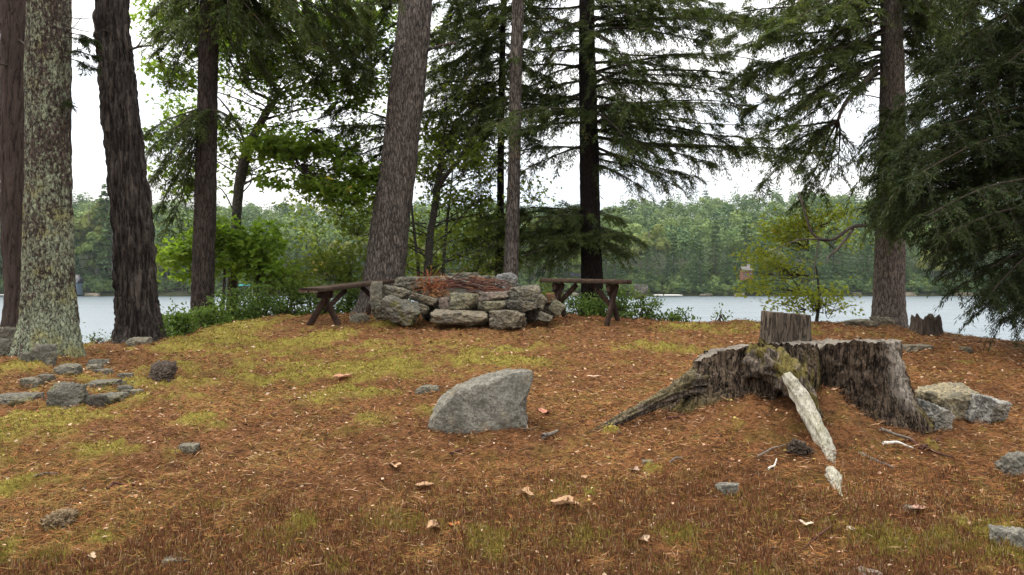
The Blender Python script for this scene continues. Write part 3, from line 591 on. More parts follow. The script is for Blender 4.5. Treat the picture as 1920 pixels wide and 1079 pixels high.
for k in range(26):
    u = sr.uniform(-40, 1960); Y = DS - sr.uniform(0, 4); w = sr.uniform(5, 16); p_ = P(u, 556, Y)
    rock("shore_rock", "low rock on the waterline of the far shore", u - w, 548 + sr.uniform(0, 4), u + w, 560, Y, m_rkt if k % 3 else m_rkd, 200 + k, 2.5, n=14, group="rocks along the far shore")

# ------------------------------------------------------------------ stump
m_stump = woodmat("old_stump_wood", (.048, .032, .021), (.125, .092, .064), (.008, .006, .0045), (30, 30, 4.5), moss=(.10, .08, .024), pale=(.26, .225, .185), fiss=30)
m_cut = woodmat("weathered_cut_wood", (.10, .085, .068), (.19, .165, .135), (.03, .024, .018), (9, 9, 9))
m_root = woodmat("bleached_root", (.27, .245, .19), (.46, .43, .36), (.055, .045, .03), (30, 30, 6), moss=(.085, .085, .025))
SX, SY = (1505 - CX) / F * 5.6, 5.6
s_g = float(gz([SX], [SY - .4])[0]); stump = empty("tree_stump", (SX, SY, s_g), "wide old weathered tree stump with a raised back slab and spreading roots", "stump")
th = np.linspace(0, 2 * np.pi, 720, endpoint=False); deg = np.degrees(th)
ctl = np.array([(0, .58), (30, .53), (60, .47), (90, .44), (120, .5), (150, .66), (180, .735), (200, .70), (225, .56), (248, .46), (261, .43), (268, .30), (275, .40), (284, .51), (296, .57), (308, .60), (325, .62), (345, .61), (360, .58)])
_k = np.ones(9) / 9
r0 = np.interp(deg, ctl[:, 0], ctl[:, 1]); r0 = np.convolve(np.concatenate([r0[-30:], r0, r0[:30]]), _k, 'same')[30:-30]
ztop = E + np.interp(deg, [0, 40, 90, 140, 170, 185, 200, 225, 250, 263, 269, 275, 290, 320, 360], [-.445, -.46, -.49, -.52, -.57, -.575, -.505, -.425, -.425, -.43, -.47, -.435, -.415, -.42, -.44])
ztop = ztop + .016 * fbm(np.stack([np.cos(th) * 8, np.sin(th) * 8, 0 * th], 1), 5, .7) - .02 * np.clip(noise(np.stack([np.cos(th) * 22, np.sin(th) * 22, 0 * th], 1)) - .25, 0, 1); zbot = s_g - .25
hs = np.linspace(0, 1, 110); T2, H2 = np.meshgrid(th, hs); D2 = np.degrees(T2)
Zs = zbot + (ztop[None] - zbot) * H2; hg = np.clip((Zs - (E - .95)) / .52, 0, 1)
q = np.stack([np.cos(T2).ravel() * 5, np.sin(T2).ravel() * 5, Zs.ravel() * 1.1], 1)
rid = (.036 * fbm(q, 3) - .05 * np.abs(noise(np.stack([np.cos(T2).ravel() * 11, np.sin(T2).ravel() * 11, Zs.ravel() * 1.2], 1))) + .02 * fbm(np.stack([np.cos(T2).ravel() * 34, np.sin(T2).ravel() * 34, Zs.ravel() * 2.4], 1), 3) + .022 * fbm(np.stack([np.cos(T2).ravel() * 9, np.sin(T2).ravel() * 9, Zs.ravel() * 11], 1), 4, .6)).reshape(T2.shape)
flare = .10 * np.exp(-((D2 - 254) / 11) ** 2) * sstep(1.02, .6, hg) + (1 - hg) ** 2.2 * (.07 + .13 * np.exp(-((D2 - 330) / 25) ** 2) + .26 * np.exp(-((D2 - 188) / 20) ** 2) + .02)
Rs = r0[None] + flare + rid
body = np.stack([SX + Rs * np.cos(T2), SY + Rs * np.sin(T2) * 1.0, Zs], -1).reshape(-1, 3)
NT = len(th); i = np.arange(len(hs) - 1)[:, None] * NT; j = np.arange(NT)[None]; j2 = (j + 1) % NT; Fb = np.stack([i + j, i + j2, i + NT + j2, i + NT + j], -1).reshape(-1, 4)
moss_s = sstep(.42, .0, hg).ravel() * sstep(-.25, .25, fbm(q * 1.6, 3) + .05) * .9
moss_s = np.maximum(moss_s, (np.exp(-((D2 - 253) / 12) ** 2) * sstep(1.0, .7, hg)).ravel() * sstep(-.4, .05, fbm(q * 2.2, 3)))
pale_s = (np.exp(-((D2 - 318) / 7) ** 2) * sstep(.1, .35, hg) + .5 * np.exp(-((D2 - 338) / 3) ** 2)).ravel()
mk("stump_body", body, Fb, m_stump, stump, extra={'moss': moss_s, 'pale': np.clip(pale_s, 0, 1)})
rc = np.linspace(1, .02, 26); Vc = []
for k, s in enumerate(rc):
    rr = Rs[-1] * s; zc = ztop * s ** 2 + (E - .45) * (1 - s ** 2) - (.03 * math.sin(math.pi * min(1, (1 - s) * 1.2)))
    Vc.append(np.stack([SX + rr * np.cos(th), SY + rr * np.sin(th), zc + (.012 * fbm(np.stack([rr * np.cos(th) * 14, rr * np.sin(th) * 14, 0 * th], 1), 3) if k else 0)], 1))
i = np.arange(len(rc) - 1)[:, None] * NT; Fc2 = np.stack([i + j, i + j2, i + NT + j2, i + NT + j], -1).reshape(-1, 4)
mk("cut_top", np.concatenate(Vc), Fc2, m_cut, stump)
def slab(px0, px1, py_t, py_b, Y, dp):
    c = P((px0 + px1) / 2, py_b, Y); w = (px1 - px0) / F * Y; zt = P(0, py_t, Y)[2]; th_ = np.linspace(0, 2 * np.pi, 240, endpoint=False); hs_ = np.linspace(0, 1, 50)
    sq = (np.abs(np.cos(th_)) ** 5 + np.abs(np.sin(th_)) ** 5) ** (-1 / 5); Vv = []
    for h in hs_:
        z = c[2] + (zt - c[2]) * h; rd = .012 * fbm(np.stack([np.cos(th_) * 9, np.sin(th_) * 9, 0 * th_ + z * 2], 1), 4) - .014 * np.abs(noise(np.stack([np.cos(th_) * 7 + 4, np.sin(th_) * 7, 0 * th_ + z * 1.5], 1)))
        fl = 1 + .12 * (1 - h)
        Vv.append(np.stack([c[0] + (w / 2 * sq * fl + rd) * np.cos(th_), Y + (dp / 2 * sq + rd) * np.sin(th_), z + 0 * th_ + (.015 * np.cos(th_) * -1 + .008 * noise(np.stack([np.cos(th_) * 5, np.sin(th_) * 5, 0 * th_], 1))) * h], 1))
    for s in (.8, .5, .2, .01): Vv.append(Vv[49] * s + np.array([c[0], Y, zt - .005]) * (1 - s))
    n_ = 240; i_ = np.arange(len(Vv) - 1)[:, None] * n_; j_ = np.arange(n_)[None]; k_ = (j_ + 1) % n_
    V_ = np.concatenate(Vv); return V_, np.stack([i_ + j_, i_ + k_, i_ + n_ + k_, i_ + n_ + j_], -1).reshape(-1, 4)
V, Fq = slab(1433, 1513, 587, 668, 5.72, .26); mk("raised_slab", V, Fq, m_stump, stump, extra={'moss': np.zeros(len(V)), 'pale': np.zeros(len(V)) + .15})
def root_tube(name, pts, m, seed, mossf=0., sides=40, rough=.16, n=90):
    pp = np.array([[*P(a, b, Y), r] for a, b, Y, r in pts]); pp = resample(pp, n); g = gz(pp[:, 0], pp[:, 1]); 
    V, Fq = tube(pp[:, :3], np.maximum(pp[:, 3], .004), sides); c = np.repeat(pp[:, :3], sides, 0); rel = V - c; rr = np.repeat(pp[:, 3], sides)
    a_ = nrm(rel); q = np.stack([a_[:, 0] * 2.5, a_[:, 2] * 2.5, np.repeat(np.linspace(0, 4, n), sides)], 1) + seed
    V = c + rel * (1 + rough * 1.6 * fbm(q, 4) - rough * np.abs(noise(q * 1.7)))[:, None]
    mz = sstep(.0, .5, a_[:, 2] * .6 + fbm(V * 9, 3) * .8) * mossf
    return mk(name, V, Fq, m, stump, extra={'moss': mz, 'pale': np.zeros(len(V)) + .2})
root_tube("root", [(1360, 712, 5.55, .13), (1300, 722, 5.42, .085), (1262, 735, 5.36, .058), (1215, 760, 5.28, .042), (1165, 785, 5.16, .032), (1095, 818, 5.0, .01)], m_stump, 3, .45, rough=.34)
root_tube("root", [(1420, 672, 5.27, .13), (1452, 688, 5.13, .125), (1482, 710, 5.0, .10), (1510, 745, 4.94, .06), (1535, 785, 4.88, .03)], m_stump, 5, 1.1, rough=.28)
def groot(label, pts, seed, rough):
    out = []
    for a, b_, r, k in pts:
        c_ = gp(a, b_); out.append((CX + F * c_[0] / c_[1], HY - (c_[2] + k * r - E) * F / c_[1], c_[1], r))
    o = root_tube("root", out, m_root, seed, .25, rough=rough); o["label"] = label
o = root_tube("root", [(1474, 702, 4.93, .035), (1487, 724, 4.89, .047), (1508, 758, 4.82, .054), (1530, 800, 4.72, .050), (1546, 832, 4.64, .046), (1556, 858, 4.57, .035), (1562, 876, 4.52, .026)], m_root, 9, .30, rough=.2); o["label"] = "bleached bare white root"
groot("white root tip coming out of the needles", [(1554, 876, .018, -.5), (1560, 894, .036, .35), (1568, 910, .030, .3), (1578, 930, .012, -1.)], 12, .18)
# small jagged stump and rotten wood
m_rot = woodmat("rotten_dark_wood", (.045, .034, .026), (.10, .076, .058), (.012, .01, .008), (30, 30, 4))
def small_stump(px0, px1, py_t, py_b, label, seed, jag=.4, name="tree_stump", m=m_rot, Y=None):
    c = gp((px0 + px1) / 2, py_b); Y = Y or c[1] + .1; w = (px1 - px0) / F * Y / 2; h = (py_b - py_t) / F * Y; th_ = np.linspace(0, 2 * np.pi, 160, endpoint=False); V = []
    top = h * (1 - jag * np.clip(.45 + .9 * fbm(np.stack([np.cos(th_) * 2.2, np.sin(th_) * 2.2, 0 * th_ + seed], 1), 3), 0, 1)); z0 = c[2]
    for k, s in enumerate(np.linspace(-.2, 1, 30)):
        rr = w * (.86 + .2 * (1 - max(s, 0)) ** 2 + .16 * fbm(np.stack([np.cos(th_) * 3, np.sin(th_) * 3, 0 * th_ + seed + s * .6], 1), 4)); V.append(np.stack([c[0] + rr * np.cos(th_), Y + rr * np.sin(th_) * .9, z0 + top * s], 1))
    for s in (.8, .55, .25, .01): V.append(np.stack([c[0] + rr * s * np.cos(th_), Y + rr * s * np.sin(th_) * .9, z0 + top * s + h * .45 * (1 - s)], 1))
    n_ = 160; i_ = np.arange(len(V) - 1)[:, None] * n_; j_ = np.arange(n_)[None]; k_ = (j_ + 1) % n_
    return tag(mk(name, np.concatenate(V), np.stack([i_ + j_, i_ + k_, i_ + n_ + k_, i_ + n_ + j_], -1).reshape(-1, 4), m), label, "stump")
small_stump(1716, 1770, 590, 628, "small black jagged stump by the water right of the right-hand pine", 4, .34)
rock("wood_knob", "dark rotten wood knob beside the left rock cluster", 278, 676, 332, 732, gp(305, 720)[1] + .08, woodmat("dark_knob_wood", (.05, .038, .029), (.11, .085, .066), (.01, .008, .006), (30, 30, 12)), 9, rough=.22, sharp=8, cat="wood knob")
rock("rotten_stump", "crumbling mossy stump remnant in the needles at lower left", 70, 950, 154, 1016, gp(115, 990)[1] + .05, woodmat("crumbling_wood", (.13, .085, .045), (.24, .18, .11), (.02, .014, .01), (24, 24, 6)), 21, rough=.28, sharp=7, tilt=30, cat="stump")
rock("charred_wood", "charred lumpy chunk of wood in front of the white root", 1474, 820, 1512, 862, gp(1492, 858)[1] + .05, m_rot, 91, .13, tilt=-20, rough=.25, cat="wood chunk")
rock("charred_wood", "small brown wood knob right of the charred chunk", 1506, 838, 1532, 866, gp(1518, 862)[1] + .05, m_rot, 92, .08, tilt=-30, rough=.25, cat="wood chunk")

# ------------------------------------------------------------------ benches
m_bench = woodmat("weathered_bench_wood", (.028, .016, .012), (.06, .036, .026), (.01, .006, .005), (14, 14, 14))
m_bseat = woodmat("bench_seat_board", (.04, .025, .018), (.085, .058, .038), (.015, .01, .008), (4, 20, 20))
def bench(pL, pR, label, seat_w=.26, seat_t=.055, hL=None):
    pL, pR = np.asarray(pL), np.asarray(pR); d = nrm(pR - pL); dh = nrm(np.array([d[0], d[1], 0])); s = np.array([-dh[1], dh[0], 0]); mid = (pL + pR) / 2; ln = np.linalg.norm(pR - pL)
    g = float(gz([mid[0]], [mid[1]])[0]); root = empty("plank_bench", (mid[0], mid[1], g), label, "bench")
    for k in (-1, 1):
        off = s * k * (seat_w / 4 + .004); v, f = beam(pL + off, pR + off, seat_w / 2 - .004, seat_t); mk("seat_board", v, f, m_bseat, root)
    up = np.array([0, 0, 1.])
    for e in (.17, .83):
        q_ = pL + (pR - pL) * e; top = q_ - up * (seat_t / 2 + .001)
        v, f = beam(top - s * seat_w * .42 - up * .05, top + s * seat_w * .42 - up * .05, .05, .09); mk("cross_bar", v, f, m_bench, root)
        for k in (-1, 1):
            foot = q_ - s * k * .22 + dh * .018 * k; foot[2] = float(gz([foot[0]], [foot[1]])[0]) - .03; tp = top + s * k * .07 + dh * .018 * k * 1.4 - up * .01
            v, f = beam(tp, foot, .074, .042, up=dh); mk("leg", v, f, m_bench, root)
        inn = pL + (pR - pL) * (.40 if e < .5 else .60) - up * (seat_t / 2 + .02); low = q_ + (np.array([q_[0], q_[1], float(gz([q_[0]], [q_[1]])[0])]) - q_) * .62
        v, f = beam(inn, low, .06, .04, up=s); mk("brace", v, f, m_bench, root)
    return root
bench(P(1022, 526, 10.7), P(1176, 529, 10.0), "dark plank bench with crossed legs at the right of the fire ring")
bench(P(578, 545, 9.7), P(732, 527, 12.2), "dark plank bench seen end-on at the left of the fire ring")

# ------------------------------------------------------------------ sticks in the fire ring
m_stick = woodmat("dry_red_stick", (.06, .026, .02), (.12, .055, .042), (.03, .015, .012), (20, 20, 20)); m_stickg = woodmat("grey_stick", (.10, .08, .066), (.19, .16, .13), (.05, .04, .03), (20, 20, 20))
sk = np.random.default_rng(21)
def stick(p0, p1, r, m, label, group=None, bow=.04, cat="stick", sides=6):
    p0, p1 = np.asarray(p0), np.asarray(p1); md = (p0 + p1) / 2 + sk.normal(0, bow, 3); pts = resample([p0, p0 * .5 + md * .5 + sk.normal(0, bow * .25, 3), md, md * .5 + p1 * .5 + sk.normal(0, bow * .25, 3), p1], 14)
    V, Fq = tube(pts, np.linspace(r, r * .45, 14), sides); return tag(mk("stick", V, Fq, m), label, cat, group)
m_stickr = woodmat('rusty_stick', (.13, .05, .03), (.22, .10, .065), (.04, .02, .012), (20, 20, 20))
for k in range(60):
    u = sk.uniform(812, 945); v = 548 - sk.random() * (24 - abs(u - 880) * .15); Y = sk.uniform(10.2, 11.2); a = sk.normal(0, .32); ln = sk.uniform(.25, .75); c = P(u, v, Y)
    d = np.array([math.cos(a), sk.normal(0, .5), math.sin(a) * .55]); d /= np.linalg.norm(d)
    stick(c - d * ln / 2, c + d * ln / 2, sk.uniform(.005, .014), m_stick if k % 3 else m_stickr, "thin red-brown stick in the brush heaped inside the fire ring", "sticks heaped in the fire ring")
stick(P(836, 520, 10.6), P(908, 538, 10.3), .014, m_stickg, "thicker grey stick sloping down across the top of the brush heap")
stick(P(762, 532, 10.6), P(800, 540, 10.5), .012, m_stickg, "grey stick lying across the long back-left boulder")
stick(P(840, 526, 10.5), P(884, 500, 10.4), .008, m_stick, "thin stick poking up from the brush heap"); stick(P(888, 530, 10.7), P(902, 508, 10.6), .008, m_stick, "short stick poking up near the back of the brush heap")
m_rust = colmat("dead_rust_needles")
b_ = MB(); n = 380; c0 = P(812, 540, 10.25); ang = sk.normal(size=(n, 3)) * [.12, .10, .075]; cc = c0 + ang + [0, 0, .02]; d = nrm(sk.normal(size=(n, 3)) + [0, 0, .3]); colr = np.array([.15, .042, .025]) * (.5 + sk.random((n, 1))) + np.array([.08, .05, .0]) * sk.random((n, 1))
V, Fq = quads(cc, d, sk.normal(size=(n, 3)), .09, .009); b_.add(V, Fq, .5, np.repeat(colr, 4, 0))
for k in range(26):
    v, f = tube(resample([c0 - [0, 0, .05], c0 + sk.normal(0, .04, 3), c0 + sk.normal(size=3) * [.17, .13, .09]], 6), np.linspace(.006, .002, 6), 4); b_.add(v, f, .5, np.tile([.12, .05, .03], (len(v), 1)))
if 1:
    o = b_.build("dead_branch", m_rust, smooth=False); tag(o, "rust-red dead pine branch at the left of the brush heap", "branch")
b_ = MB(); n = 160; c0 = P(826, 552, 10.15); cc = c0 + sk.normal(size=(n, 3)) * [.09, .08, .03]; d = nrm(sk.normal(size=(n, 3)) * [1, 1, .4]); colr = np.array([.15, .07, .03]) * (.5 + sk.random((n, 1))); V, Fq = quads(cc, d, sk.normal(size=(n, 3)), .06, .014); b_.add(V, Fq, .5, np.repeat(colr, 4, 0))
tag(b_.build("dead_branch", m_rust, smooth=False), "orange-brown dead leaf spray below the rust-red branch in the fire ring", "branch")

# ------------------------------------------------------------------ trees
B_red = bark("bark_reddish", (.016, .012, .010), (.052, .037, .031), (.085, .062, .052), 11, .14, (.0, -.35), ew=.05); B_lich = bark("bark_lichened", (.016, .011, .009), (.085, .06, .048), (.15, .12, .10), 30, .5, (.37, .245), (.24, .26, .17), ew=.12)
B_dark = bark("bark_dark_ridged", (.010, .008, .007), (.062, .049, .041), (.12, .099, .084), 13, .13, (-.08, -.1), (.12, .12, .08), .05, ew=.13); B_pine = bark("bark_grey_pine", (.022, .018, .015), (.14, .115, .098), (.27, .228, .195), 26, .24, (-.10, -.2), (.28, .26, .2), .02, ew=.15)
B_pale = bark("bark_pale_pine", (.05, .038, .032), (.22, .175, .148), (.34, .285, .24), 28, .3, bumpd=.02, ew=.13); B_brown = bark("bark_plain_brown", (.014, .011, .009), (.055, .042, .035), (.10, .077, .064), 24, .24, bumpd=.016); B_hem = bark("bark_dark_hemlock", (.005, .004, .0035), (.02, .014, .012), (.04, .03, .025), 26, .35); B_grey = bark("bark_grey_maple", (.025, .022, .018), (.085, .076, .062), (.14, .128, .108), 30, .7, bumpd=.01)
m_twig = woodmat("dark_twig", (.035, .027, .02), (.07, .055, .042), (.015, .012, .01), (10, 10, 10)); m_twigp = woodmat("pale_dead_twig", (.18, .15, .12), (.30, .26, .22), (.06, .05, .04), (10, 10, 10))
m_limb = woodmat('grey_limb_wood', (.085, .07, .058), (.17, .145, .12), (.03, .024, .02), (12, 12, 12))
N_hem = leafmat("hemlock_needles", (.026, .045, .013), (.085, .108, .026), .32, cc=(.20, .15, .03)); N_pine = leafmat("pine_needles", (.032, .052, .017), (.10, .125, .034), .32, cc=(.26, .20, .04))
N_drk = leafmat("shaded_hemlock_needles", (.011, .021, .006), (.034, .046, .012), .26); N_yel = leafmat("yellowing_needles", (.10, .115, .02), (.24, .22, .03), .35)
LF_maple = leafmat("maple_leaves", (.085, .15, .02), (.20, .27, .04), .65, cc=(.30, .26, .04)); LF_bright = leafmat("bright_sapling_leaves", (.11, .19, .022), (.22, .31, .045), .6); LF_yel = leafmat("yellow_green_leaves", (.16, .20, .022), (.34, .35, .045), .6, cc=(.34, .20, .05))
LF_shrub = leafmat("shrub_leaves", (.038, .075, .014), (.115, .165, .032), .35); LF_mix = leafmat("understory_leaves", (.075, .125, .02), (.21, .24, .04), .6)
tr = np.random.default_rng(33)
def tpath(path, Y):
    return lambda py: (np.interp(py, [p[1] for p in path], [p[0] for p in path]), np.interp(py, [p[1] for p in path], [p[2] for p in path]))
class Tree:
    def __init__(s, name, label, cat, path, Y, bk, sides=84, rough=.012, seed=0, group=None, lean=0., step=.028, flare=.45):
        s.path = sorted(path, key=lambda p: p[1]); s.Y = Y; s.seed = seed; px, py, w = s.path[-1]; s.base = P(px, py, Y); g = float(gz([s.base[0]], [Y])[0]); s.base[2] = g
        s.root = empty(name, s.base, label, cat, group); s.mat = bk; s.wood = MB(); s.leaf = MB(); s.lean = lean; s.lm = []
        pts = [P(a, b, Y + lean * (b - py)) for a, b, c in s.path]; rad = [c / 2 / F * Y for a, b, c in s.path]
        pts.append(pts[-1] + np.array([0, 0, min(g - .15 - pts[-1][2], -.05)])); rad.append(rad[-1] * 1.02)
        L_ = np.linalg.norm(np.asarray(pts[0]) - pts[-1]); n = max(int(L_ / step), 20); pp = resample(np.column_stack([pts, rad]), n)
        V, Fq = tube(pp[:, :3], pp[:, 3], sides, cap=False); c = np.repeat(pp[:, :3], sides, 0); rel = V - c; a = nrm(rel); rr = np.repeat(pp[:, 3], sides)
        q = np.stack([a[:, 0] * rr * 26, a[:, 1] * rr * 26, V[:, 2] * 4.5], 1) + seed * 7.7
        dsp = rough * (fbm(q, 3) - .8 * np.abs(noise(q * 1.6))) + rr * .06 * fbm(np.stack([a[:, 0], a[:, 1], V[:, 2] * .8], 1) + seed, 2)
        az = np.arctan2(a[:, 1], a[:, 0]); dsp = dsp + rr * flare * np.exp(-np.clip(V[:, 2] - g, 0, None) / .16) * (.35 + .65 * np.clip(np.sin(az * 4 + seed) + .4 * np.sin(az * 7 + seed * 2), 0, 1)) * (sides > 40)
        V = V + a * dsp[:, None]; mk("trunk", V, Fq, bk, s.root)
    def axis(s, py): return P(np.interp(py, [p[1] for p in s.path], [p[0] for p in s.path]), py, s.Y + s.lean * (py - s.path[-1][1]))
    def bough(s, py0, tx, ty, dY=0., sag=.12, lat=.62, dens=1., needle=(.085, .020), r0=.028, droop=.35, bare=.12, tilt=0., start=None):
        p0 = s.axis(py0) if start is None else np.asarray(start, float); p1 = P(tx, ty, s.Y + dY); Ln = np.linalg.norm(p1 - p0); md = (p0 + p1) / 2 + np.array([0, 0, sag * Ln]) + tr.normal(0, .04 * Ln, 3)
        pp = resample([p0, p0 * .45 + md * .55 + tr.normal(0, .02 * Ln, 3), md * .6 + p1 * .4, p1], 16); s.wood.add(*tube(pp, np.linspace(r0, .004, 16) , 5, cap=False))
        nl = max(int(Ln / .060 * dens), 4); t_ = bare + (1 - bare) * tr.random(nl); ii = np.clip((t_ * 15).astype(int), 0, 14); fr_ = (t_ * 15 - ii)[:, None]; o_ = pp[ii] * (1 - fr_) + pp[ii + 1] * fr_
        T = nrm(pp[ii + 1] - pp[ii]); S = nrm(np.cross(T, [0, 0, 1.])); sg = np.where(np.arange(nl) % 2, 1., -1.)[:, None]; U = np.cross(S, T)
        ll = lat * (1.08 - t_ * .66) * (.35 + 1.0 * tr.random(nl)); dl = nrm(T * tr.uniform(.45, 1.0, (nl, 1)) + S * sg * .9 + U * tr.normal(0, .22, (nl, 1)))
        m = 14; k = np.linspace(.06, 1, m)[None, :, None]; pts = o_[:, None] + dl[:, None] * ll[:, None, None] * k + np.array([0, 0, -1]) * (droop * ll[:, None, None] * k ** 2 * (.3 + 2.2 * tr.random((nl, 1, 1)) ** 2))
        for a in range(0, nl): s.wood.add(*tube(pts[a, ::4], np.linspace(.005, .002, len(pts[a, ::4])), 3, cap=False))
        c = pts.reshape(-1, 3); d0 = nrm(np.gradient(pts, axis=1)).reshape(-1, 3); Sx = nrm(np.cross(d0, [0, 0, 1.])); cl = np.repeat(tr.random(nl) * .5, m)
        for sd in (-1, 1, -1, 1, 0):
            d = nrm(d0 * tr.uniform(.3, 1.1, (len(c), 1)) + Sx * sd * .85 + tr.normal(0, .22, c.shape) + [0, 0, -.15]); n_ = np.array([0, 0, 1.]) + tr.normal(0, .45, c.shape)
            ln = needle[0] * (.6 + .8 * tr.random(len(c))); keep = tr.random(len(c)) < .86
            V, Fq = quads(c[keep] + tr.normal(0, .012, (keep.sum(), 3)), d[keep], n_[keep], ln[keep], needle[1] * .82 * (.7 + .6 * tr.random(keep.sum()))); s.leaf.add(V, Fq, np.repeat(np.clip(cl[keep] + .5 * tr.random(keep.sum()), 0, 1), 4))
    def limb(s, pts, r0, r1=.006, sides=7, n=26):
        pp = resample([P(*p) for p in pts], n); V, Fq = tube(pp, np.linspace(r0, r1, n), sides + sides % 2); s.lm.append((V, Fq)); return pp
    def leaves(s, cx, cy, rx, ry, dY=0., n=600, sub=14, size=.085, lobes=True, boost=1.25, ryd=None, flat=.45, wood=True, sig=.15, frm=None, shape=.8):
        ryd = ryd or rx * .8; c0 = P(cx, cy, s.Y + dY); sc = s.Y / F; v = tr.normal(size=(sub, 3)); v = nrm(v) * tr.random((sub, 1)) ** .45
        n = int(n * boost); sc_ = c0 + v * np.array([rx, ryd, ry]) * sc
        if wood:
            src = c0 + np.array([0, 0, -ry * sc * .6]) if frm is None else P(*frm)
            if frm is None:
                j_ = s.axis(min(cy + ry + 30, s.path[-1][1] - 5)); mm = (j_ + src) / 2 + tr.normal(0, .1, 3) + [0, 0, .06]; s.wood.add(*tube(resample([j_, mm, src], 10), np.linspace(.014, .006, 10), 5, cap=False))
            for a in sc_:
                sx_ = src + (a - src) * .25 + tr.normal(0, .07, 3); md = (a + sx_) / 2 + tr.normal(0, .07, 3) + [0, 0, .04]; s.wood.add(*tube(resample([src, sx_, md, a], 8), np.linspace(.0065, .002, 8), 4, cap=False))
        w = tr.integers(0, sub, n); cc = sc_[w] + tr.normal(size=(n, 3)) * [sig, sig, sig * flat]; out = cc - sc_[w]
        d = nrm(out * [1, 1, .4] / sig + tr.normal(0, .7, (n, 3)) + [0, 0, -.45]); nn = nrm(tr.normal(0, .55, (n, 3)) + [0, -.15, 1]); ln = size * (.65 + .6 * tr.random(n)); rv = np.clip(np.repeat(tr.random(sub)[w] * .5 + .5 * tr.random(n), 4), 0, 1)
        V, Fq = quads(cc, d, nn, ln, ln * shape * (.62 if lobes else 1), .06); s.leaf.add(V, Fq, rv)
        if lobes:
            S = np.cross(d, nn)
            for sg in (-1, 1):
                V, Fq = quads(cc + d * (ln * .12)[:, None], d * .55 + S * sg * .83, nn, ln * .72, ln * .40, .04); s.leaf.add(V, Fq, rv)
    def finish(s, lm, wm=None, limb_mat=None):
        for V, Fq in s.lm: mk('branch', V, Fq, limb_mat or (s.mat if s.mat.name.startswith('bark_grey') else (wm or m_twig)), s.root)
        if s.wood.n: s.wood.build("branches", wm or m_twig, s.root)
        if s.leaf.n: s.leaf.build("crown", lm, s.root, smooth=False)

# left group
t1 = Tree("pine_tree", "reddish-brown pine trunk behind the lichened trunk at the left edge", "tree", [(33, -420, 50), (32, 0, 56), (30, 200, 54), (30, 400, 50), (32, 560, 44), (32, 640, 52)], 9.0, B_red, seed=1)
for a in ((40, -60, 40, 0), (128, -60, 90, -.4), (70, 80, 95, -.6), (235, -40, 225, .2), (320, -30, 330, .3)):
    pp = t1.limb([(30, a[0], 9.), ((30 + a[1]) / 2, (a[0] + a[2]) / 2 + 6, 9 + a[3] / 2 - .2), (a[1], a[2], 9 + a[3] - .3)], .014, .004)
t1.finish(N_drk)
t2 = Tree("pine_tree", "thick trunk crusted with pale green lichen at the left edge", "tree", [(92, -420, 68), (92, 0, 74), (90, 150, 76), (90, 300, 78), (91, 450, 82), (92, 540, 88), (92, 600, 97), (90, 640, 112), (88, 670, 128)], 8.0, B_lich, seed=2, rough=.015, sides=110, step=.022, flare=.07)
for a in ((30, 182, 33), (45, 185, 62), (70, 160, 20), (180, 140, 205)): t2.limb([(110, a[0], 8.), ((120 + a[1]) / 2, (a[0] + a[2]) / 2 + 4, 7.9), (a[1], a[2], 7.95)], .007, .002, 5)
for a in ((75, 180, 80), (90, 176, 105), (100, 172, 128), (60, 178, 78), (175, 138, 200)): t2.bough(a[0], a[1], a[2], -.1, .04, .12, .8, (.06, .010), .008, .5, .55)
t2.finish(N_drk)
t3 = Tree("pine_tree", "dark deeply ridged pine trunk leaning left above the shrubs", "tree", [(196, -420, 54), (209, 0, 58), (216, 100, 60), (222, 170, 62), (236, 300, 64), (247, 400, 68), (252, 480, 70), (256, 560, 73), (260, 620, 80), (260, 660, 86)], 9.5, B_dark, seed=3, rough=.034, sides=100)
t3.limb([(240, 95, 9.5), (262, 88, 9.3), (284, 86, 9.2)], .018, .008); t3.limb([(255, 90, 9.4), (262, 82, 9.3), (268, 70, 9.25)], .010, .005); t3.limb([(222, 75, 9.35), (205, 60, 9.15), (190, 55, 9.1)], .008, .003)
t3.finish(N_drk)
t4 = Tree("pine_tree", "slim brown conifer trunk with a drooping bough in front of the bright leaves", "tree", [(397, -420, 30), (393, 0, 34), (390, 130, 35), (387, 250, 37), (385, 400, 39), (382, 480, 40), (380, 580, 42), (379, 610, 46)], 12.0, B_brown, seed=4, rough=.01)
for a in ((-60, 290, 20, -.3), (-40, 300, 60, .5), (20, 295, 105, .3), (-80, 480, 80, -.6), (-50, 530, 40, .6), (-120, 600, 60, 0), (-90, 650, 130, .8), (-140, 700, 70, .4), (-100, 690, 150, 1.2), (-30, 560, 140, -.5), (0, 470, 150, .6), (-130, 430, 40, -.9), (-160, 340, 10, .4), (-150, 540, 10, .8), (-180, 640, 0, .7), (-60, 610, 170, 1.6), (-20, 500, 110, 1.2)):
    t4.bough(a[0], a[1], a[2], a[3], .10, .55, 1.0, (.085, .018), .026, .5)
for a in ((200, 278, 245, -.4), (205, 276, 285, .2), (210, 290, 330, -.2), (212, 300, 385, .1), (215, 320, 430, .3), (208, 340, 300, -.5), (210, 440, 255, .3), (205, 430, 220, -.4), (212, 310, 260, -.7), (214, 345, 360, .5)):
    t4.bough(a[0], a[1], a[2], a[3], .05, .40, 1.0, (.08, .016), .018, .6)
for a in ((-150, 700, 30, .2), (-120, 720, 110, .9), (-170, 600, 100, -.3), (-160, 500, 60, 1.3), (10, 520, 170, .2), (-100, 440, 100, -.5), (-190, 660, 160, 1.5), (-140, 570, 40, -.8), (-110, 350, 50, -.6), (-40, 330, 20, .6)): t4.bough(a[0], a[1], a[2], a[3], .10, .55, 1.0, (.085, .018), .026, .5)
fr4 = np.random.default_rng(79)
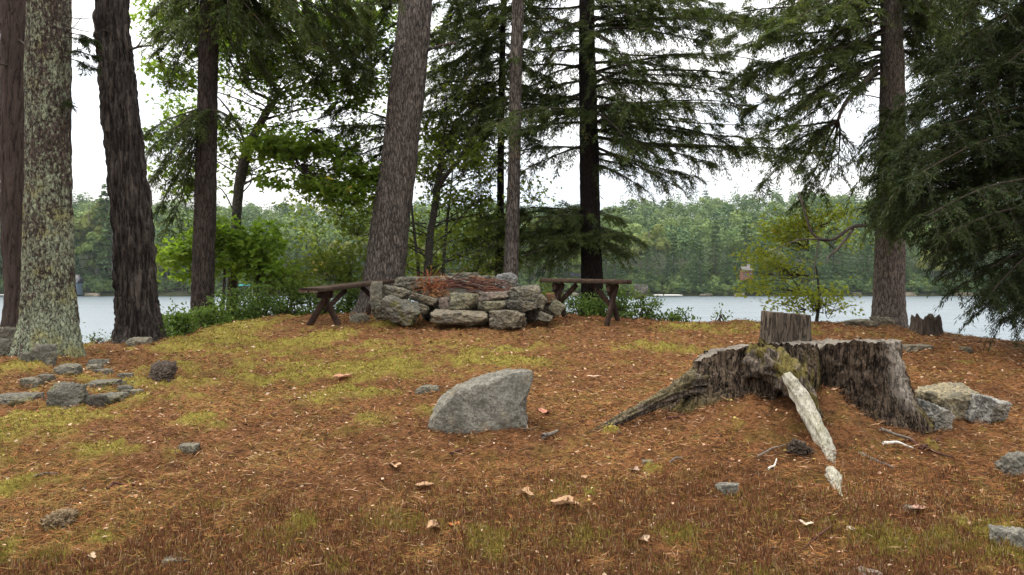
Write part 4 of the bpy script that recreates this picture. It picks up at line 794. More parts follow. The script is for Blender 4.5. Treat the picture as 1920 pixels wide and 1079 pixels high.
for k in range(22): t4.bough(fr4.uniform(-220, 40), fr4.uniform(280, 740), fr4.uniform(-60, 175), fr4.normal(.5, .9), .08, .55, .75, (.085, .016), .02, .5)
t4.finish(N_hem)
t5 = Tree("maple_tree", "slender crooked maple with bright leaves beside the slim brown trunk", "tree", [(510, 196, 13), (497, 215, 14), (484, 240, 15), (470, 268, 17), (460, 295, 19), (452, 330, 19), (446, 370, 18), (442, 430, 18), (438, 500, 19), (434, 580, 21), (434, 610, 24)], 13.6, B_grey, seed=5, sides=40, rough=.008)
t5.limb([(510, 200, 13.6), (520, 182, 13.6), (516, 165, 13.5), (500, 150, 13.4), (494, 120, 13.3)], .042, .012); t5.limb([(515, 182, 13.6), (535, 172, 13.6), (565, 162, 13.5), (600, 140, 13.4), (640, 90, 13.3)], .036, .01); t5.limb([(512, 190, 13.6), (492, 180, 13.5), (470, 168, 13.4), (440, 130, 13.3), (420, 80, 13.2)], .034, .01)
t5.limb([(497, 215, 13.6), (516, 205, 13.5), (528, 196, 13.5)], .016, .005); t5.limb([(465, 280, 13.6), (440, 225, 13.4), (415, 190, 13.2), (390, 165, 13.1)], .024, .006); t5.limb([(450, 350, 13.6), (500, 325, 13.3), (560, 315, 13.1), (640, 320, 12.9)], .020, .006)
for a in ((345, 130, 58, 50, -.2, 420), (330, 40, 50, 60, .2, 260), (420, 70, 60, 60, .4, 300), (500, 100, 70, 50, 0, 320), (600, 110, 80, 50, .3, 420), (650, 60, 80, 60, .3, 420), (560, 40, 80, 40, .6, 300), (680, 170, 50, 40, .4, 300), (600, 180, 50, 18, .2, 130), (320, 250, 50, 50, .3, 300), (450, 220, 40, 30, .4, 90), (360, 330, 60, 50, .6, 330), (430, 270, 50, 30, .5, 180)):
    t5.leaves(a[0], a[1], a[2], a[3], a[4], a[5], 12, .10)
for a in ((520, 285, 50, 22), (580, 300, 60, 28), (640, 320, 60, 30), (560, 340, 60, 16), (660, 360, 45, 30), (500, 270, 36, 18), (610, 275, 40, 18), (690, 330, 30, 34), (610, 360, 50, 20)): t5.leaves(*a, -.5, 210, 10, .125, flat=.35, frm=(560, 315, 13.1))
for a in ((300, 60, 40, 60, .5, 200), (460, 40, 60, 50, .8, 260), (530, 130, 70, 40, .7, 300), (620, 40, 60, 40, .9, 240), (700, 100, 50, 50, .9, 320), (690, 30, 50, 40, .7, 220), (560, 80, 60, 40, 1., 260), (480, 150, 50, 30, .9, 160), (640, 150, 60, 30, .9, 260), (380, 240, 40, 40, .8, 180), (470, 310, 40, 30, .4, 180)): t5.leaves(*a, 14, .085)
for k in range(26): t5.leaves(fr4.uniform(290, 745), fr4.uniform(0, 185) if k < 20 else fr4.uniform(190, 300), 50, 36, fr4.normal(.7, .5), 170, 10, .085, wood=k % 2 == 0)
t5.finish(LF_maple)
def sapling(label, px, Y, parts, lm, base_py=None, size=.085, stem_top=None, name="leafy_sapling"):
    base_py = base_py or 600; st = stem_top or parts[0]; s = Tree(name, label, "sapling", [(st[0], st[1], 3), ((st[0] + px) / 2 + 6, (st[1] + base_py) / 2, 5), (px, base_py, 7)], Y, B_grey, seed=int(px), sides=10, rough=.002)
    for a in parts: s.leaves(a[0], a[1], a[2], a[3], 0, a[4], max(6, a[4] // 26), size, boost=.8 if size > .1 else 1.25, frm=(px + (a[0] - px) * .3, a[1] + a[3] * .8, Y))
    s.finish(lm); return s
sapling("bright green sapling between the slim brown trunk and the crooked maple", 415, 12.9, [(415, 440, 40, 26, 260), (350, 465, 44, 34, 420), (345, 500, 30, 24, 200), (420, 480, 40, 30, 250), (390, 425, 30, 20, 140)], LF_bright, size=.125)
sapling("bright green sapling right of the crooked maple", 478, 13.0, [(478, 450, 44, 34, 460), (490, 500, 46, 40, 560), (460, 480, 30, 30, 240), (450, 440, 20, 18, 90)], LF_bright, size=.125)
sapling("dark green bushy sapling behind the left bench", 540, 13.2, [(540, 525, 60, 32, 620), (600, 545, 50, 30, 400), (500, 550, 50, 30, 420)], LF_mix, size=.06)
sapling("leafy sapling behind the bench at the big pine's foot", 650, 13.6, [(655, 490, 48, 36, 500), (610, 500, 40, 36, 380), (670, 530, 40, 26, 300), (560, 505, 36, 24, 160)], LF_mix, size=.07)
# big pine in the middle
t6 = Tree("pine_tree", "big grey-brown pine trunk leaning right behind the fire ring", "tree", [(800, -420, 50), (780, 0, 60), (770, 100, 65), (762, 180, 66), (754, 250, 66), (744, 330, 68), (735, 400, 70), (728, 460, 73), (721, 510, 76), (716, 560, 84), (714, 590, 92)], 13.0, B_pine, seed=6, rough=.016, sides=110)
t6.limb([(800, 95, 13.0), (830, 85, 12.7), (858, 80, 12.6)], .026, .016); t6.limb([(752, 5, 13), (690, 8, 13.1), (650, 5, 13.2)], .02, .006)
for a in ((245, 588, 245, .6), (250, 600, 275, 1.), (255, 620, 320, .8), (235, 610, 210, 1.1), (262, 650, 340, 1.2), (240, 655, 240, .5), (255, 640, 285, .2)): t6.bough(a[0], a[1], a[2], a[3], .08, .42, .8, (.08, .015), .018, .6, .2)
for a in ((-60, 640, 60, .6), (-80, 680, 130, .8), (-20, 650, 30, 1.), (-100, 560, 90, 1.2), (30, 660, 100, .8), (-60, 600, 150, 1.5), (60, 650, 180, 1.2), (-120, 880, 60, 1.), (-60, 860, 40, 1.4)): t6.bough(a[0], a[1], a[2], a[3], .06, .5, .9, (.085, .017), .022, .5)
t6.finish(N_hem)
t7 = Tree("pine_tree", "thin pale brown pine trunk right of the big leaning pine", "tree", [(974, -420, 20), (971, 0, 22), (968, 100, 23), (966, 220, 23), (963, 350, 24), (960, 450, 26), (958, 520, 28), (957, 600, 32)], 13.2, B_pine, seed=7, sides=48, rough=.006)
for a in ((170, 985, 150), (180, 935, 205), (300, 1000, 280), (330, 925, 310)): t7.limb([(966, a[0], 13.2), ((966 + a[1]) / 2, (a[0] + a[2]) / 2 - 3, 13.1), (a[1], a[2], 13.)], .008, .003, 5)
t7.finish(N_hem, m_twigp)
t7b = Tree("hemlock_tree", "thin dark hemlock stem close behind the thin pale trunk", "tree", [(948, -420, 10), (944, 0, 11), (941, 150, 12), (939, 300, 13), (938, 420, 14), (936, 520, 15), (935, 600, 17)], 14.6, B_hem, seed=8, sides=24, rough=.004)
for a in ((-20, 830, 40), (30, 815, 75), (70, 800, 120), (120, 830, 150), (160, 800, 175), (200, 805, 215), (235, 830, 255), (60, 900, 110), (140, 880, 190), (180, 900, 240), (-60, 860, 10), (20, 1010, 60), (80, 1030, 110), (130, 1040, 160), (190, 1020, 225), (240, 1010, 275), (-40, 1000, 20), (100, 790, 60), (215, 860, 285), (40, 870, 80), (90, 850, 135)): t7b.bough(a[0], a[1], a[2], tr.normal(0, .9), .06, .55, 1., (.085, .018), .020, .5, .08)
for a in ((300, 985, 330), (310, 900, 345), (380, 985, 400), (400, 890, 425), (430, 1000, 455), (430, 880, 460), (460, 900, 490), (470, 990, 500)): t7b.bough(a[0], a[1], a[2], tr.normal(0, .6), .05, .38, .9, (.08, .016), .014, .6, .1)
for a in ((90, 830, 130, .6), (110, 860, 160, -.8), (150, 820, 200, .8), (180, 850, 230, -.6), (10, 850, 50, 1.), (50, 880, 100, .9), (200, 870, 260, .2), (220, 890, 275, .8), (100, 1010, 150, .7), (160, 1000, 210, .8), (-30, 880, 20, .6), (240, 830, 235, .4)): t7b.bough(a[0], a[1], a[2], a[3], .06, .55, 1., (.085, .018), .020, .5, .08)
fr5 = np.random.default_rng(80)
for k in range(30):
    y0 = fr5.uniform(-140, 260); t7b.bough(y0, 940 + (fr5.uniform(-160, -50) if k % 3 else fr5.uniform(40, 150)), y0 + fr5.uniform(10, 60), fr5.normal(.2, 1.), .06, .5, .8, (.085, .016), .016, .5, .08)
t7b.finish(N_hem)
fr6 = np.random.default_rng(81)
t10 = Tree("maple_tree", "small several-stemmed maple between the big pine and the thin trunk", "tree", [(832, 265, 9), (828, 300, 11), (822, 340, 13), (815, 390, 13), (807, 440, 14), (803, 500, 16), (800, 600, 20)], 14.2, B_grey, seed=10, sides=30, rough=.005)
t10.limb([(820, 350, 14.2), (840, 325, 14.1), (862, 298, 14.), (885, 250, 13.9), (900, 200, 13.8)], .05, .012); t10.limb([(788, 590, 14.2), (784, 500, 14.2), (777, 440, 14.2), (772, 385, 14.2), (768, 330, 14.)], .038, .012); t10.limb([(828, 590, 14.3), (832, 490, 14.3), (838, 420, 14.3), (845, 360, 14.4), (850, 300, 14.4)], .04, .012)
t10.limb([(838, 440, 14.3), (870, 400, 14.2), (905, 370, 14.1)], .016, .006); t10.limb([(800, 420, 14.2), (770, 420, 14.1), (700, 440, 13.9), (640, 480, 13.7)], .014, .005); t10.limb([(815, 520, 14.1), (850, 480, 14.0), (890, 486, 13.9), (920, 470, 13.8)], .012, .004)
for a in ((830, 250, 50, 50, 300), (870, 300, 50, 50, 340), (810, 330, 34, 50, 240), (900, 350, 44, 50, 300), (850, 390, 60, 40, 340), (910, 430, 50, 50, 300), (790, 420, 30, 50, 200), (860, 460, 60, 40, 300), (670, 420, 40, 34, 220), (640, 390, 40, 24, 160), (690, 380, 34, 34, 200), (820, 150, 40, 60, 240), (880, 180, 50, 50, 240), (880, 500, 60, 22, 240), (1000, 350, 30, 40, 140), (820, 70, 40, 40, 160)): t10.leaves(a[0], a[1], a[2], a[3], tr.normal(.2, .3), a[4], 12, .075)
for a in ((840, 290, 60, 50, 260), (900, 300, 40, 50, 220), (800, 240, 30, 40, 160), (870, 420, 60, 40, 260), (760, 470, 30, 40, 160), (905, 390, 40, 40, 200), (820, 470, 30, 40, 180)): t10.leaves(a[0], a[1], a[2], a[3], tr.normal(.5, .3), a[4], 12, .075)
for k in range(24): t10.leaves(fr6.uniform(770, 930), fr6.uniform(200, 520), 36, 30, fr6.normal(.5, .6), 110, 8, .075, wood=k % 2 == 0)
for k in range(10): t10.leaves(fr6.uniform(560, 720), fr6.uniform(370, 500), 30, 24, fr6.normal(.2, .4), 70, 7, .075, wood=k % 3 == 0)
t10.finish(LF_mix)
t8 = Tree("hemlock_tree", "dark straight hemlock with wide level boughs behind the right bench", "tree", [(1098, -420, 26), (1100, 0, 29), (1101, 100, 31), (1103, 200, 34), (1105, 320, 36), (1107, 420, 38), (1109, 500, 40), (1110, 560, 44), (1110, 600, 50)], 14.0, B_hem, seed=11, rough=.012, sides=80)
for a in ((45, 1290, 20, -.6), (50, 1330, 60, .5), (80, 1340, 85, -.4), (120, 1300, 140, .8), (160, 1440, 150, -.6), (165, 1390, 185, .6), (200, 1340, 215, -.9), (215, 1310, 240, .9), (250, 1440, 262, -.5), (255, 1560, 290, .2), (240, 1330, 305, -.8), (290, 1260, 345, .5), (270, 1300, 330, .1), (225, 1240, 300, -1.2), (180, 1230, 240, 1.), (100, 1240, 170, -1.), (20, 1240, 50, .8), (-20, 1280, -10, 0), (-40, 1230, 10, -.9), (140, 1350, 110, 1.2), (255, 1480, 300, 1.), (230, 1400, 290, -.2), (30, 1400, 40, .4), (310, 1200, 350, -.4), (130, 1180, 200, -1.6), (210, 1190, 290, -1.5), (60, 1170, 110, -1.5)):
    t8.bough(a[0], a[1], a[2], a[3], .07, .62, .95, (.09, .018), .034, .45, .10)
for a in ((10, 900, 20, .3), (60, 890, 40, -.6), (130, 900, 130, .4), (150, 940, 190, -.5), (190, 885, 185, .2), (230, 950, 255, .3), (90, 960, 110, -.9), (-20, 820, 5, .2), (-50, 960, 10, -.4), (200, 990, 240, -1.), (40, 1000, 90, -1.2), (120, 1000, 170, 1.), (270, 1000, 310, .3), (170, 1010, 205, 1.3)): t8.bough(a[0], a[1], a[2], a[3], .06, .6, .95, (.09, .018), .030, .45, .10)
for a in ((395, 960, 395, .2), (410, 890, 425, -.2), (425, 870, 450, .4), (440, 900, 475, -.4), (450, 960, 490, -.7), (405, 1000, 420, -.8), (430, 1000, 470, .5), (455, 1030, 495, -.6), (460, 920, 500, .5), (400, 920, 405, .7), (440, 1040, 460, -1.), (435, 1205, 455, -.1), (425, 1180, 445, .5), (445, 1170, 475, -.5), (440, 1150, 440, -.8), (415, 980, 445, -.2), (420, 940, 440, .2)): t8.bough(a[0], a[1], a[2], a[3], .07, .5, 1.25, (.085, .020), .020, .35, .06)
fr2 = np.random.default_rng(77)
for k in range(40):
    y0 = fr2.uniform(-160, 300); sd = 1 if k % 5 < 3 else -1; rch = fr2.uniform(110, 420) if sd > 0 else fr2.uniform(90, 280)
    t8.bough(y0, 1103 + sd * rch, y0 + fr2.uniform(-20, 50), fr2.normal(0, 1.3), .05, .62, .75, (.085, .016), .022, .5, .12)
for k in range(5): t8.bough(fr2.uniform(380, 470), 1108 + fr2.uniform(-230, 90), fr2.uniform(400, 505), fr2.normal(.4, .6), .05, .5, 1., (.085, .018), .016, .4, .08)
t8.finish(N_hem)
# right-hand pine
t9 = Tree("pine_tree", "right-hand pine trunk by the water, half hidden by green boughs", "tree", [(1668, -420, 32), (1671, 0, 36), (1673, 120, 42), (1673, 230, 46), (1672, 330, 48), (1669, 430, 51), (1667, 520, 54), (1666, 590, 58), (1665, 640, 64)], 11.6, B_pale, seed=12, rough=.013)
t9.limb([(1645, 128, 11.6), (1625, 150, 11.4), (1600, 175, 11.3), (1582, 198, 11.2), (1571, 226, 11.2)], .045, .020); t9.limb([(1650, 92, 11.6), (1600, 88, 11.4), (1540, 92, 11.3), (1490, 105, 11.2)], .016, .006); t9.limb([(1655, 45, 11.6), (1600, 46, 11.5), (1560, 60, 11.4)], .018, .006); t9.limb([(1655, 185, 11.6), (1610, 178, 11.3), (1570, 190, 11.2)], .010, .004)
t9.limb([(1640, 425, 11.6), (1600, 425, 11.3), (1560, 450, 11.2), (1525, 440, 11.15), (1510, 400, 11.1), (1498, 360, 11.1)], .030, .012); t9.limb([(1600, 430, 11.3), (1570, 468, 11.1), (1555, 480, 11.05), (1553, 492, 11.)], .022, .012); t9.limb([(1535, 450, 11.15), (1528, 500, 11.1), (1524, 545, 11.1)], .010, .004); t9.limb([(1560, 450, 11.2), (1500, 450, 11.), (1450, 470, 10.9)], .014, .004)
t9.limb([(1690, 195, 11.6), (1720, 180, 11.5), (1745, 165, 11.4)], .014, .006)
for a in ((20, 1350, 30, .3), (40, 1380, 85, -.3), (90, 1400, 125, .5), (95, 1460, 180, -.6), (100, 1360, 100, .6), (50, 1440, 60, -.9), (10, 1480, 20, .6), (0, 1400, -10, .2), (110, 1440, 230, .2), (130, 1400, 205, .8), (215, 1450, 290, .2), (225, 1400, 262, .4), (230, 1490, 325, -.4), (240, 1430, 345, .3), (250, 1470, 300, .9), (220, 1520, 270, -.6), (60, 1560, 110, -1.), (20, 1580, 60, .9), (110, 1540, 180, -.9), (-30, 1500, 0, .3), (-40, 1560, 20, -.5), (250, 1540, 355, .2), (255, 1500, 380, .5), (80, 1500, 150, .7), (-20, 1420, 30, 1.), (150, 1480, 240, -.7), (130, 1540, 250, .3), (260, 1570, 330, -.3)):
    st = P(1571, 226, 11.2) if 205 < a[0] < 262 else None; t9.bough(a[0], a[1], a[2], a[3], .06, .5, .85, (.085, .016), .022, .5, .2, start=st)
for a in ((20, 1780, 60, .5), (50, 1760, 110, .3), (-20, 1740, 30, .6), (0, 1820, 20, .8), (-40, 1800, -5, .9), (90, 1780, 160, .8), (30, 1860, 70, 1.2)): t9.bough(a[0], a[1], a[2], a[3], .06, .5, .85, (.085, .016), .022, .5, .2)
fr3 = np.random.default_rng(78)
for k in range(22):
    y0 = fr3.uniform(-160, 130); t9.bough(y0, fr3.uniform(1340, 1600), y0 + fr3.uniform(-10, 120), fr3.normal(0, 1.1), .05, .55, .8, (.085, .016), .02, .5, .15)
for k in range(16): t9.bough(fr3.uniform(-140, 110), fr3.uniform(1710, 1900), fr3.uniform(-20, 190), fr3.normal(.4, .6), .05, .5, .8, (.085, .016), .02, .5, .15)
for a in ((205, 1640, 300), (215, 1690, 330), (230, 1655, 390), (250, 1700, 410), (280, 1640, 420), (240, 1675, 350), (265, 1665, 430), (300, 1690, 440), (225, 1610, 350)): t9.bough(a[0], a[1], a[2], -1.1, .12, .42, 1., (.075, .015), .014, .6, .15)
t9.finish(N_pine, None, m_limb)
t9y = sapling("yellow-green leafy sapling leaning over the water left of the right-hand pine", 1530, 12.2, [(1470, 440, 56, 30, 520), (1435, 490, 36, 34, 400), (1500, 415, 50, 22, 360), (1560, 405, 40, 24, 220), (1425, 532, 30, 18, 220), (1480, 500, 40, 24, 140), (1520, 560, 56, 28, 560), (1470, 570, 26, 14, 90), (1590, 575, 20, 16, 60), (1590, 430, 34, 30, 120)], LF_yel, 612, .058, (1530, 500))
# hemlock at the right edge: its trunk stands outside the frame
t11 = Tree("hemlock_tree", "dense dark hemlock boughs hanging in from the right edge", "tree", [(2080, -420, 44), (2086, 0, 52), (2092, 300, 60), (2098, 640, 76)], 8.8, B_hem, seed=13, rough=.012)
hr = np.random.default_rng(44)
for k in range(118):
    y0 = hr.uniform(-120, 470); reach = np.interp(y0, [-120, 60, 150, 300, 400, 470], [1770, 1720, 1680, 1640, 1720, 1810]) + hr.uniform(0, 200); ty = y0 + hr.uniform(20, 130); ty = min(ty, np.interp(reach, [1600, 1700, 1760, 1850, 1920], [370, 425, 470, 545, 570]))
    t11.bough(y0, reach, ty, hr.normal(-.1, .8), .07, .52, 1.15, (.06, .011), .020, .45, .12)
for a in ((330, 1775, 520), (380, 1790, 545), (420, 1830, 560), (430, 1870, 575), (450, 1905, 585), (400, 1850, 560), (420, 1900, 570), (280, 1740, 460), (300, 1700, 420), (200, 1640, 330), (220, 1650, 380), (180, 1660, 290), (250, 1680, 410), (240, 1625, 395), (150, 1700, 200), (130, 1740, 160), (440, 1840, 585), (460, 1890, 598), (460, 1940, 590)): t11.bough(a[0], a[1], a[2], hr.normal(-.2, .5), .07, .5, 1.3, (.06, .011), .020, .45, .12)
for k in range(40): t11.bough(hr.uniform(-420, -120), hr.uniform(1640, 1980), hr.uniform(-330, -30), hr.normal(-.1, 1.), .07, .55, .8, (.08, .018), .024, .45, .12)  # upper boughs out of view, added to shade the foliage below
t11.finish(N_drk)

# ------------------------------------------------------------------ shrubs along the crest
def shrub(label, px, py_b, w, h, Y, n=1100, lm=LF_shrub, size=.036, cat="shrub"):
    c = P(px, py_b, Y); c[2] = float(gz([c[0]], [Y])[0]); sc = Y / F; root = empty("leafy_shrub", c, label, cat, None); wd, lf = MB(), MB(); ns = max(8, n // 60)
    v = nrm(tr.normal(size=(ns, 3))) * tr.random((ns, 1)) ** .35; v[:, 2] = np.abs(v[:, 2]); tip = c + v * [w * sc / 2, w * sc / 2.4, h * sc]
    for a in tip: wd.add(*tube(resample([c + tr.normal(0, .05, 3) * [1, 1, 0] + [0, 0, -.03], (c * .5 + a * .5) + [0, 0, .05], a], 6), np.linspace(.008, .003, 6), 4, cap=False))
    k = tr.integers(0, ns, n); t_ = 1 - .45 * tr.random((n, 1)) ** 2; cc = c + (tip[k] - c) * t_ + tr.normal(size=(n, 3)) * [.07, .07, .045]; d = nrm(tr.normal(size=(n, 3)) + (tip[k] - c) * .8); nn = nrm(tr.normal(0, .6, (n, 3)) + [0, -.2, 1])
    ln = size * (.7 + .7 * tr.random(n)); V, Fq = quads(cc, d, nn, ln, ln * .55, .05); lf.add(V, Fq, np.repeat(tr.random(ns)[k] * .5 + .5 * tr.random(n), 4)); wd.build("stems", m_twig, root); lf.build("foliage", lm, root, smooth=False); return root
for a in ((280, 640, 84, 54, 9.7, 1500, "dense low shrub at the foot of the dark ridged pine"), (330, 622, 90, 60, 10.3, 1500, "low shrub between the dark ridged pine and the slim brown trunk"), (390, 612, 90, 70, 10.9, 1500, "leafy shrub in front of the slim brown trunk"), (440, 605, 90, 78, 11.5, 1500, "leafy shrub in front of the crooked maple"), (490, 600, 90, 84, 12.0, 1500, "tall dark shrub right of the crooked maple"), (545, 596, 90, 70, 12.4, 1500, "dark shrub behind the left end of the left bench"), (600, 592, 80, 62, 12.8, 1200, "dark shrub under the left bench"), (655, 588, 80, 60, 13.2, 1200, "dark shrub behind the right end of the left bench"),
          (180, 655, 44, 26, 9.6, 160, "sparse seedlings between the lichened trunk and the dark pine")): shrub(a[6], *a[:6], size=.05 if a[5] > 500 else .03)
for a in ((1085, 592, 70, 56, 11.6, 900, "shrub under the left half of the right bench"), (1120, 596, 60, 60, 11.4, 900, "shrub under the right half of the right bench"), (1165, 598, 66, 62, 11.2, 1000, "shrub behind the right end of the right bench"), (1210, 602, 64, 56, 11.0, 900, "bushy shrub just right of the right bench"), (1255, 606, 56, 30, 10.9, 420, "low trailing shrub right of the bushy one by the right bench"), (1285, 606, 34, 34, 11.0, 130, "thin upright plant in front of the lake right of the bench shrubs"), (1350, 612, 20, 30, 11.2, 50, "lone thin seedling in front of the lake left of the big stump"), (1030, 590, 60, 70, 12.6, 700, "pale green shrub behind the right end of the fire ring"), (750, 586, 70, 70, 13.8, 700, "green undergrowth plant at the big pine's foot"), (860, 586, 90, 80, 14.2, 900, "green undergrowth plant behind the middle of the fire ring")): shrub(a[6], *a[:6], size=.045, lm=LF_mix if a[0] in (1030, 750, 860) else LF_shrub)

# ------------------------------------------------------------------ fallen leaves and twigs on the ground
m_dleaf = colmat("dead_leaf", .8, .15)
def dead_leaf(px, py, size_px, label, col=(.36, .22, .14), seed=0, flatf=.5, name="dead_leaf"):
    c = gp(px, py); rg = np.random.default_rng(seed + 300); s = size_px / F * c[1] / 2; n = 40; th_ = np.linspace(0, 2 * np.pi, n, endpoint=False); lob = .62 + .38 * np.abs(np.cos(th_ * 2.5)) ** .7; lob *= 1 + .12 * rg.normal(size=n)
    V = [];
    for k in (.02, .35, .7, 1.): V.append(np.stack([k * lob * np.cos(th_) * 1.25, k * lob * np.sin(th_) * .8, .38 * (k * np.sin(th_ + rg.random() * 6)) ** 2 + .2 * k * np.sin(th_ * 2 + seed)], 1))
    V = np.concatenate(V) * s; a = rg.random() * 6.28; V = np.stack([V[:, 0] * math.cos(a) - V[:, 1] * math.sin(a), V[:, 0] * math.sin(a) + V[:, 1] * math.cos(a), V[:, 2]], 1); V[:, 2] -= V[:, 2].min()
    i_ = np.arange(3)[:, None] * n; j_ = np.arange(n)[None]; k_ = (j_ + 1) % n; cl = np.array(col) * (.8 + .4 * rg.random((len(V), 1)))
    return tag(mk(name, V + c + [0, 0, .018], np.stack([i_ + j_, i_ + k_, i_ + n + k_, i_ + n + j_], -1).reshape(-1, 4), m_dleaf, col=cl), label, "leaf")
for k, a in enumerate(((796, 918, 36, "tan lobed dead leaf below the granite boulder"), (812, 998, 40, "curled pale dead leaf at bottom centre beside the orange one"), (850, 992, 26, "orange dead leaf at bottom centre beside the curled pale one", (.40, .15, .05)), (876, 988, 22, "small dark-red dead leaf right of the orange one", (.25, .09, .06)), (1060, 954, 54, "large folded tan dead leaf in the brown moss"), (982, 934, 34, "pale dead leaf left of the large folded leaf"), (1228, 1004, 30, "pale star-shaped dead leaf standing by green moss", (.45, .33, .22)), (1206, 1022, 28, "flat pale dead leaf just below the star-shaped one", (.40, .30, .2)), (1510, 990, 28, "pale lobed dead leaf below the white root", (.48, .38, .28)), (1600, 1004, 24, "pale lobed dead leaf right of the one below the white root", (.45, .37, .27)), (1825, 992, 22, "dead leaf near the triangular corner rock"), (1720, 962, 34, "pinkish dead leaf below the stump's right roots", (.38, .22, .17)), (642, 712, 44, "reddish dead leaf at the edge of the yellow moss patch", (.38, .2, .12)), (1114, 712, 24, "pale dead leaf between the boulder and the stump", (.5, .36, .26)), (1022, 778, 34, "reddish dead leaf right of the granite boulder", (.40, .18, .12)), (1095, 902, 22, "pale dead leaf left of the round pale stone"), (1190, 888, 30, "striped brown dead leaf by the small moss dots", (.33, .22, .16)), (170, 1052, 26, "pale dead leaf at lower left", (.4, .3, .2)), (250, 940, 22, "tan dead leaf right of the crumbling stump remnant"), (740, 880, 24, "pale dead leaf in the bare needles left of the boulder"))): dead_leaf(a[0], a[1], a[2] * .85, a[3], a[4] if len(a) > 4 else (.33, .205, .115), k)
def gstick(x0, y0, x1, y1, r, m, label, bow=.012):
    a, b2 = gp(x0, y0), gp(x1, y1); a[2] += r * .9 + .012; b2[2] += r * .9 + .012; return stick(a, b2, r, m, label, bow=bow, cat="twig", sides=8)
m_white = woodmat("white_bare_stick", (.5, .46, .4), (.66, .62, .55), (.16, .13, .1), (12, 12, 12))
gstick(1656, 838, 1712, 848, .011, m_white, "short bare white stick in front of the stump's right side"); gstick(1650, 812, 1712, 832, .012, m_stickg, "grey stick beside the short white one"); gstick(1700, 826, 1730, 850, .010, m_stick, "brown stick crossing the end of the grey one"); gstick(1728, 846, 1766, 824, .011, m_stick, "brown forked twig right of the big stump"); gstick(1728, 842, 1790, 866, .008, m_stick, "thin twig running down from the forked twig"); gstick(1612, 858, 1676, 886, .012, m_stickg, "pale brown stick below the stump's right side"); gstick(1420, 862, 1474, 840, .007, m_stickg, "thin pale twig leaning on the charred chunk"); gstick(1440, 886, 1456, 868, .007, m_white, "small white twig left of the white root's tip"); gstick(1018, 828, 1046, 816, .018, m_stickg, "short pale wood piece right of the granite boulder"); gstick(1256, 874, 1280, 866, .008, m_stickg, "short pale twig in the litter left of the stump"); gstick(1152, 804, 1164, 818, .007, m_stickg, "pale twig at the end of the long left root"); gstick(540, 760, 566, 752, .010, m_stick, "dark red stick on the needles below the moss patch"); gstick(60, 902, 108, 894, .006, m_stickg, "thin twig lying at lower left"); gstick(200, 924, 232, 916, .010, m_stick, "dark red bark strip at lower left"); gstick(1250, 790, 1282, 780, .010, m_stick, "dark twig below the long left root"); gstick(845, 858, 868, 850, .010, m_stick, "dark bark strip below the granite boulder"); gstick(705, 602, 735, 606, .014, m_stickg, "dark driftwood piece in front of the dark mossy boulder"); gstick(1560, 992, 1500, 1040, .005, m_stick, "thin red stem in the brown moss at bottom right")

# ------------------------------------------------------------------ needle litter, moss and stalks
gr = np.random.default_rng(55)
def scatter(n, ymin, ymax, pw=1.6, u0=-260, u1=2180):
    k = gr.random(n); a = 1 - pw; Y = (ymin ** a + k * (ymax ** a - ymin ** a)) ** (1 / a); u = gr.uniform(u0, u1, n); return (u - CX) / F * Y, Y
def surf(x, y):
    m_ = moss(x, y); q = np.stack([x, y, 0 * x], 1); return gz(x, y) + m_ * (.03 + .03 * noise(q * 7)) + .018 * noise(q * 22) * np.exp(-np.maximum(y - 4, 0) / 6), m_
def stalks(x, y):
    u = CX + F * x / y; pyy = HY - (gz0(x, y) - E) * F / y
    dn = sstep(860, 960, pyy + 60 * fbm(np.stack([x * 1.6, y * 1.6, 0 * x + 9], 1), 3) - np.interp(u, [0, 500, 900, 1300, 1920], [110, 40, 10, 0, -10])); dn = np.maximum(dn, .9 * np.exp(-((u - 1860) / 60) ** 2 - ((pyy - 905) / 28) ** 2))
    return dn * sstep(-.6, .1, fbm(np.stack([x * 4, y * 4, 0 * x], 1), 3) + .1)
litter = colmat("needle_litter", .85)
n = 340000; x, y = scatter(n, 2.9, 12.5, 1.5); z, m_ = surf(x, y); keep = gr.random(n) > np.maximum(m_ * .82, stalks(x, y) * .55); x, y, z = x[keep], y[keep], z[keep]; n = len(x)
a = gr.random(n) * 6.28; d = np.stack([np.cos(a), np.sin(a), gr.normal(.05, .22, n)], 1); nn = nrm(gr.normal(0, .5, (n, 3)) + [0, 0, 1]); ln = gr.uniform(.03, .085, n); wd = np.clip(.00085 * y, .0022, .009)
pat = fbm(np.stack([x * .9, y * .9, 0 * x], 1), 3); tone = gr.random(n)[:, None]; base = (np.array([.26, .115, .037]) * (1 - tone) + np.array([.145, .056, .020]) * tone) * np.clip(.86 + .55 * pat, .45, 1.25)[:, None]
pale = gr.random(n) < .075; base[pale] = np.array([.38, .24, .14]) * gr.uniform(.6, 1.1, (pale.sum(), 1)); drk = gr.random(n) < .11; base[drk] = [.035, .017, .010]; olv = gr.random(n) < np.clip(.14 + pat * .5 + .14 * (x < 0.5), 0, .55); base[olv] = np.array([.17, .115, .03]) * gr.uniform(.6, 1.2, (olv.sum(), 1))
V, Fq = quads(np.stack([x, y, z + gr.uniform(.0, .014, n)], 1), d, nn, ln, wd)
tag(mk("pine_needle_litter", V, Fq, litter, col=np.repeat(base, 4, 0), smooth=False, loc=(0, 6, 0)), "brown pine needle litter strewn over the knoll", None, None, "stuff")
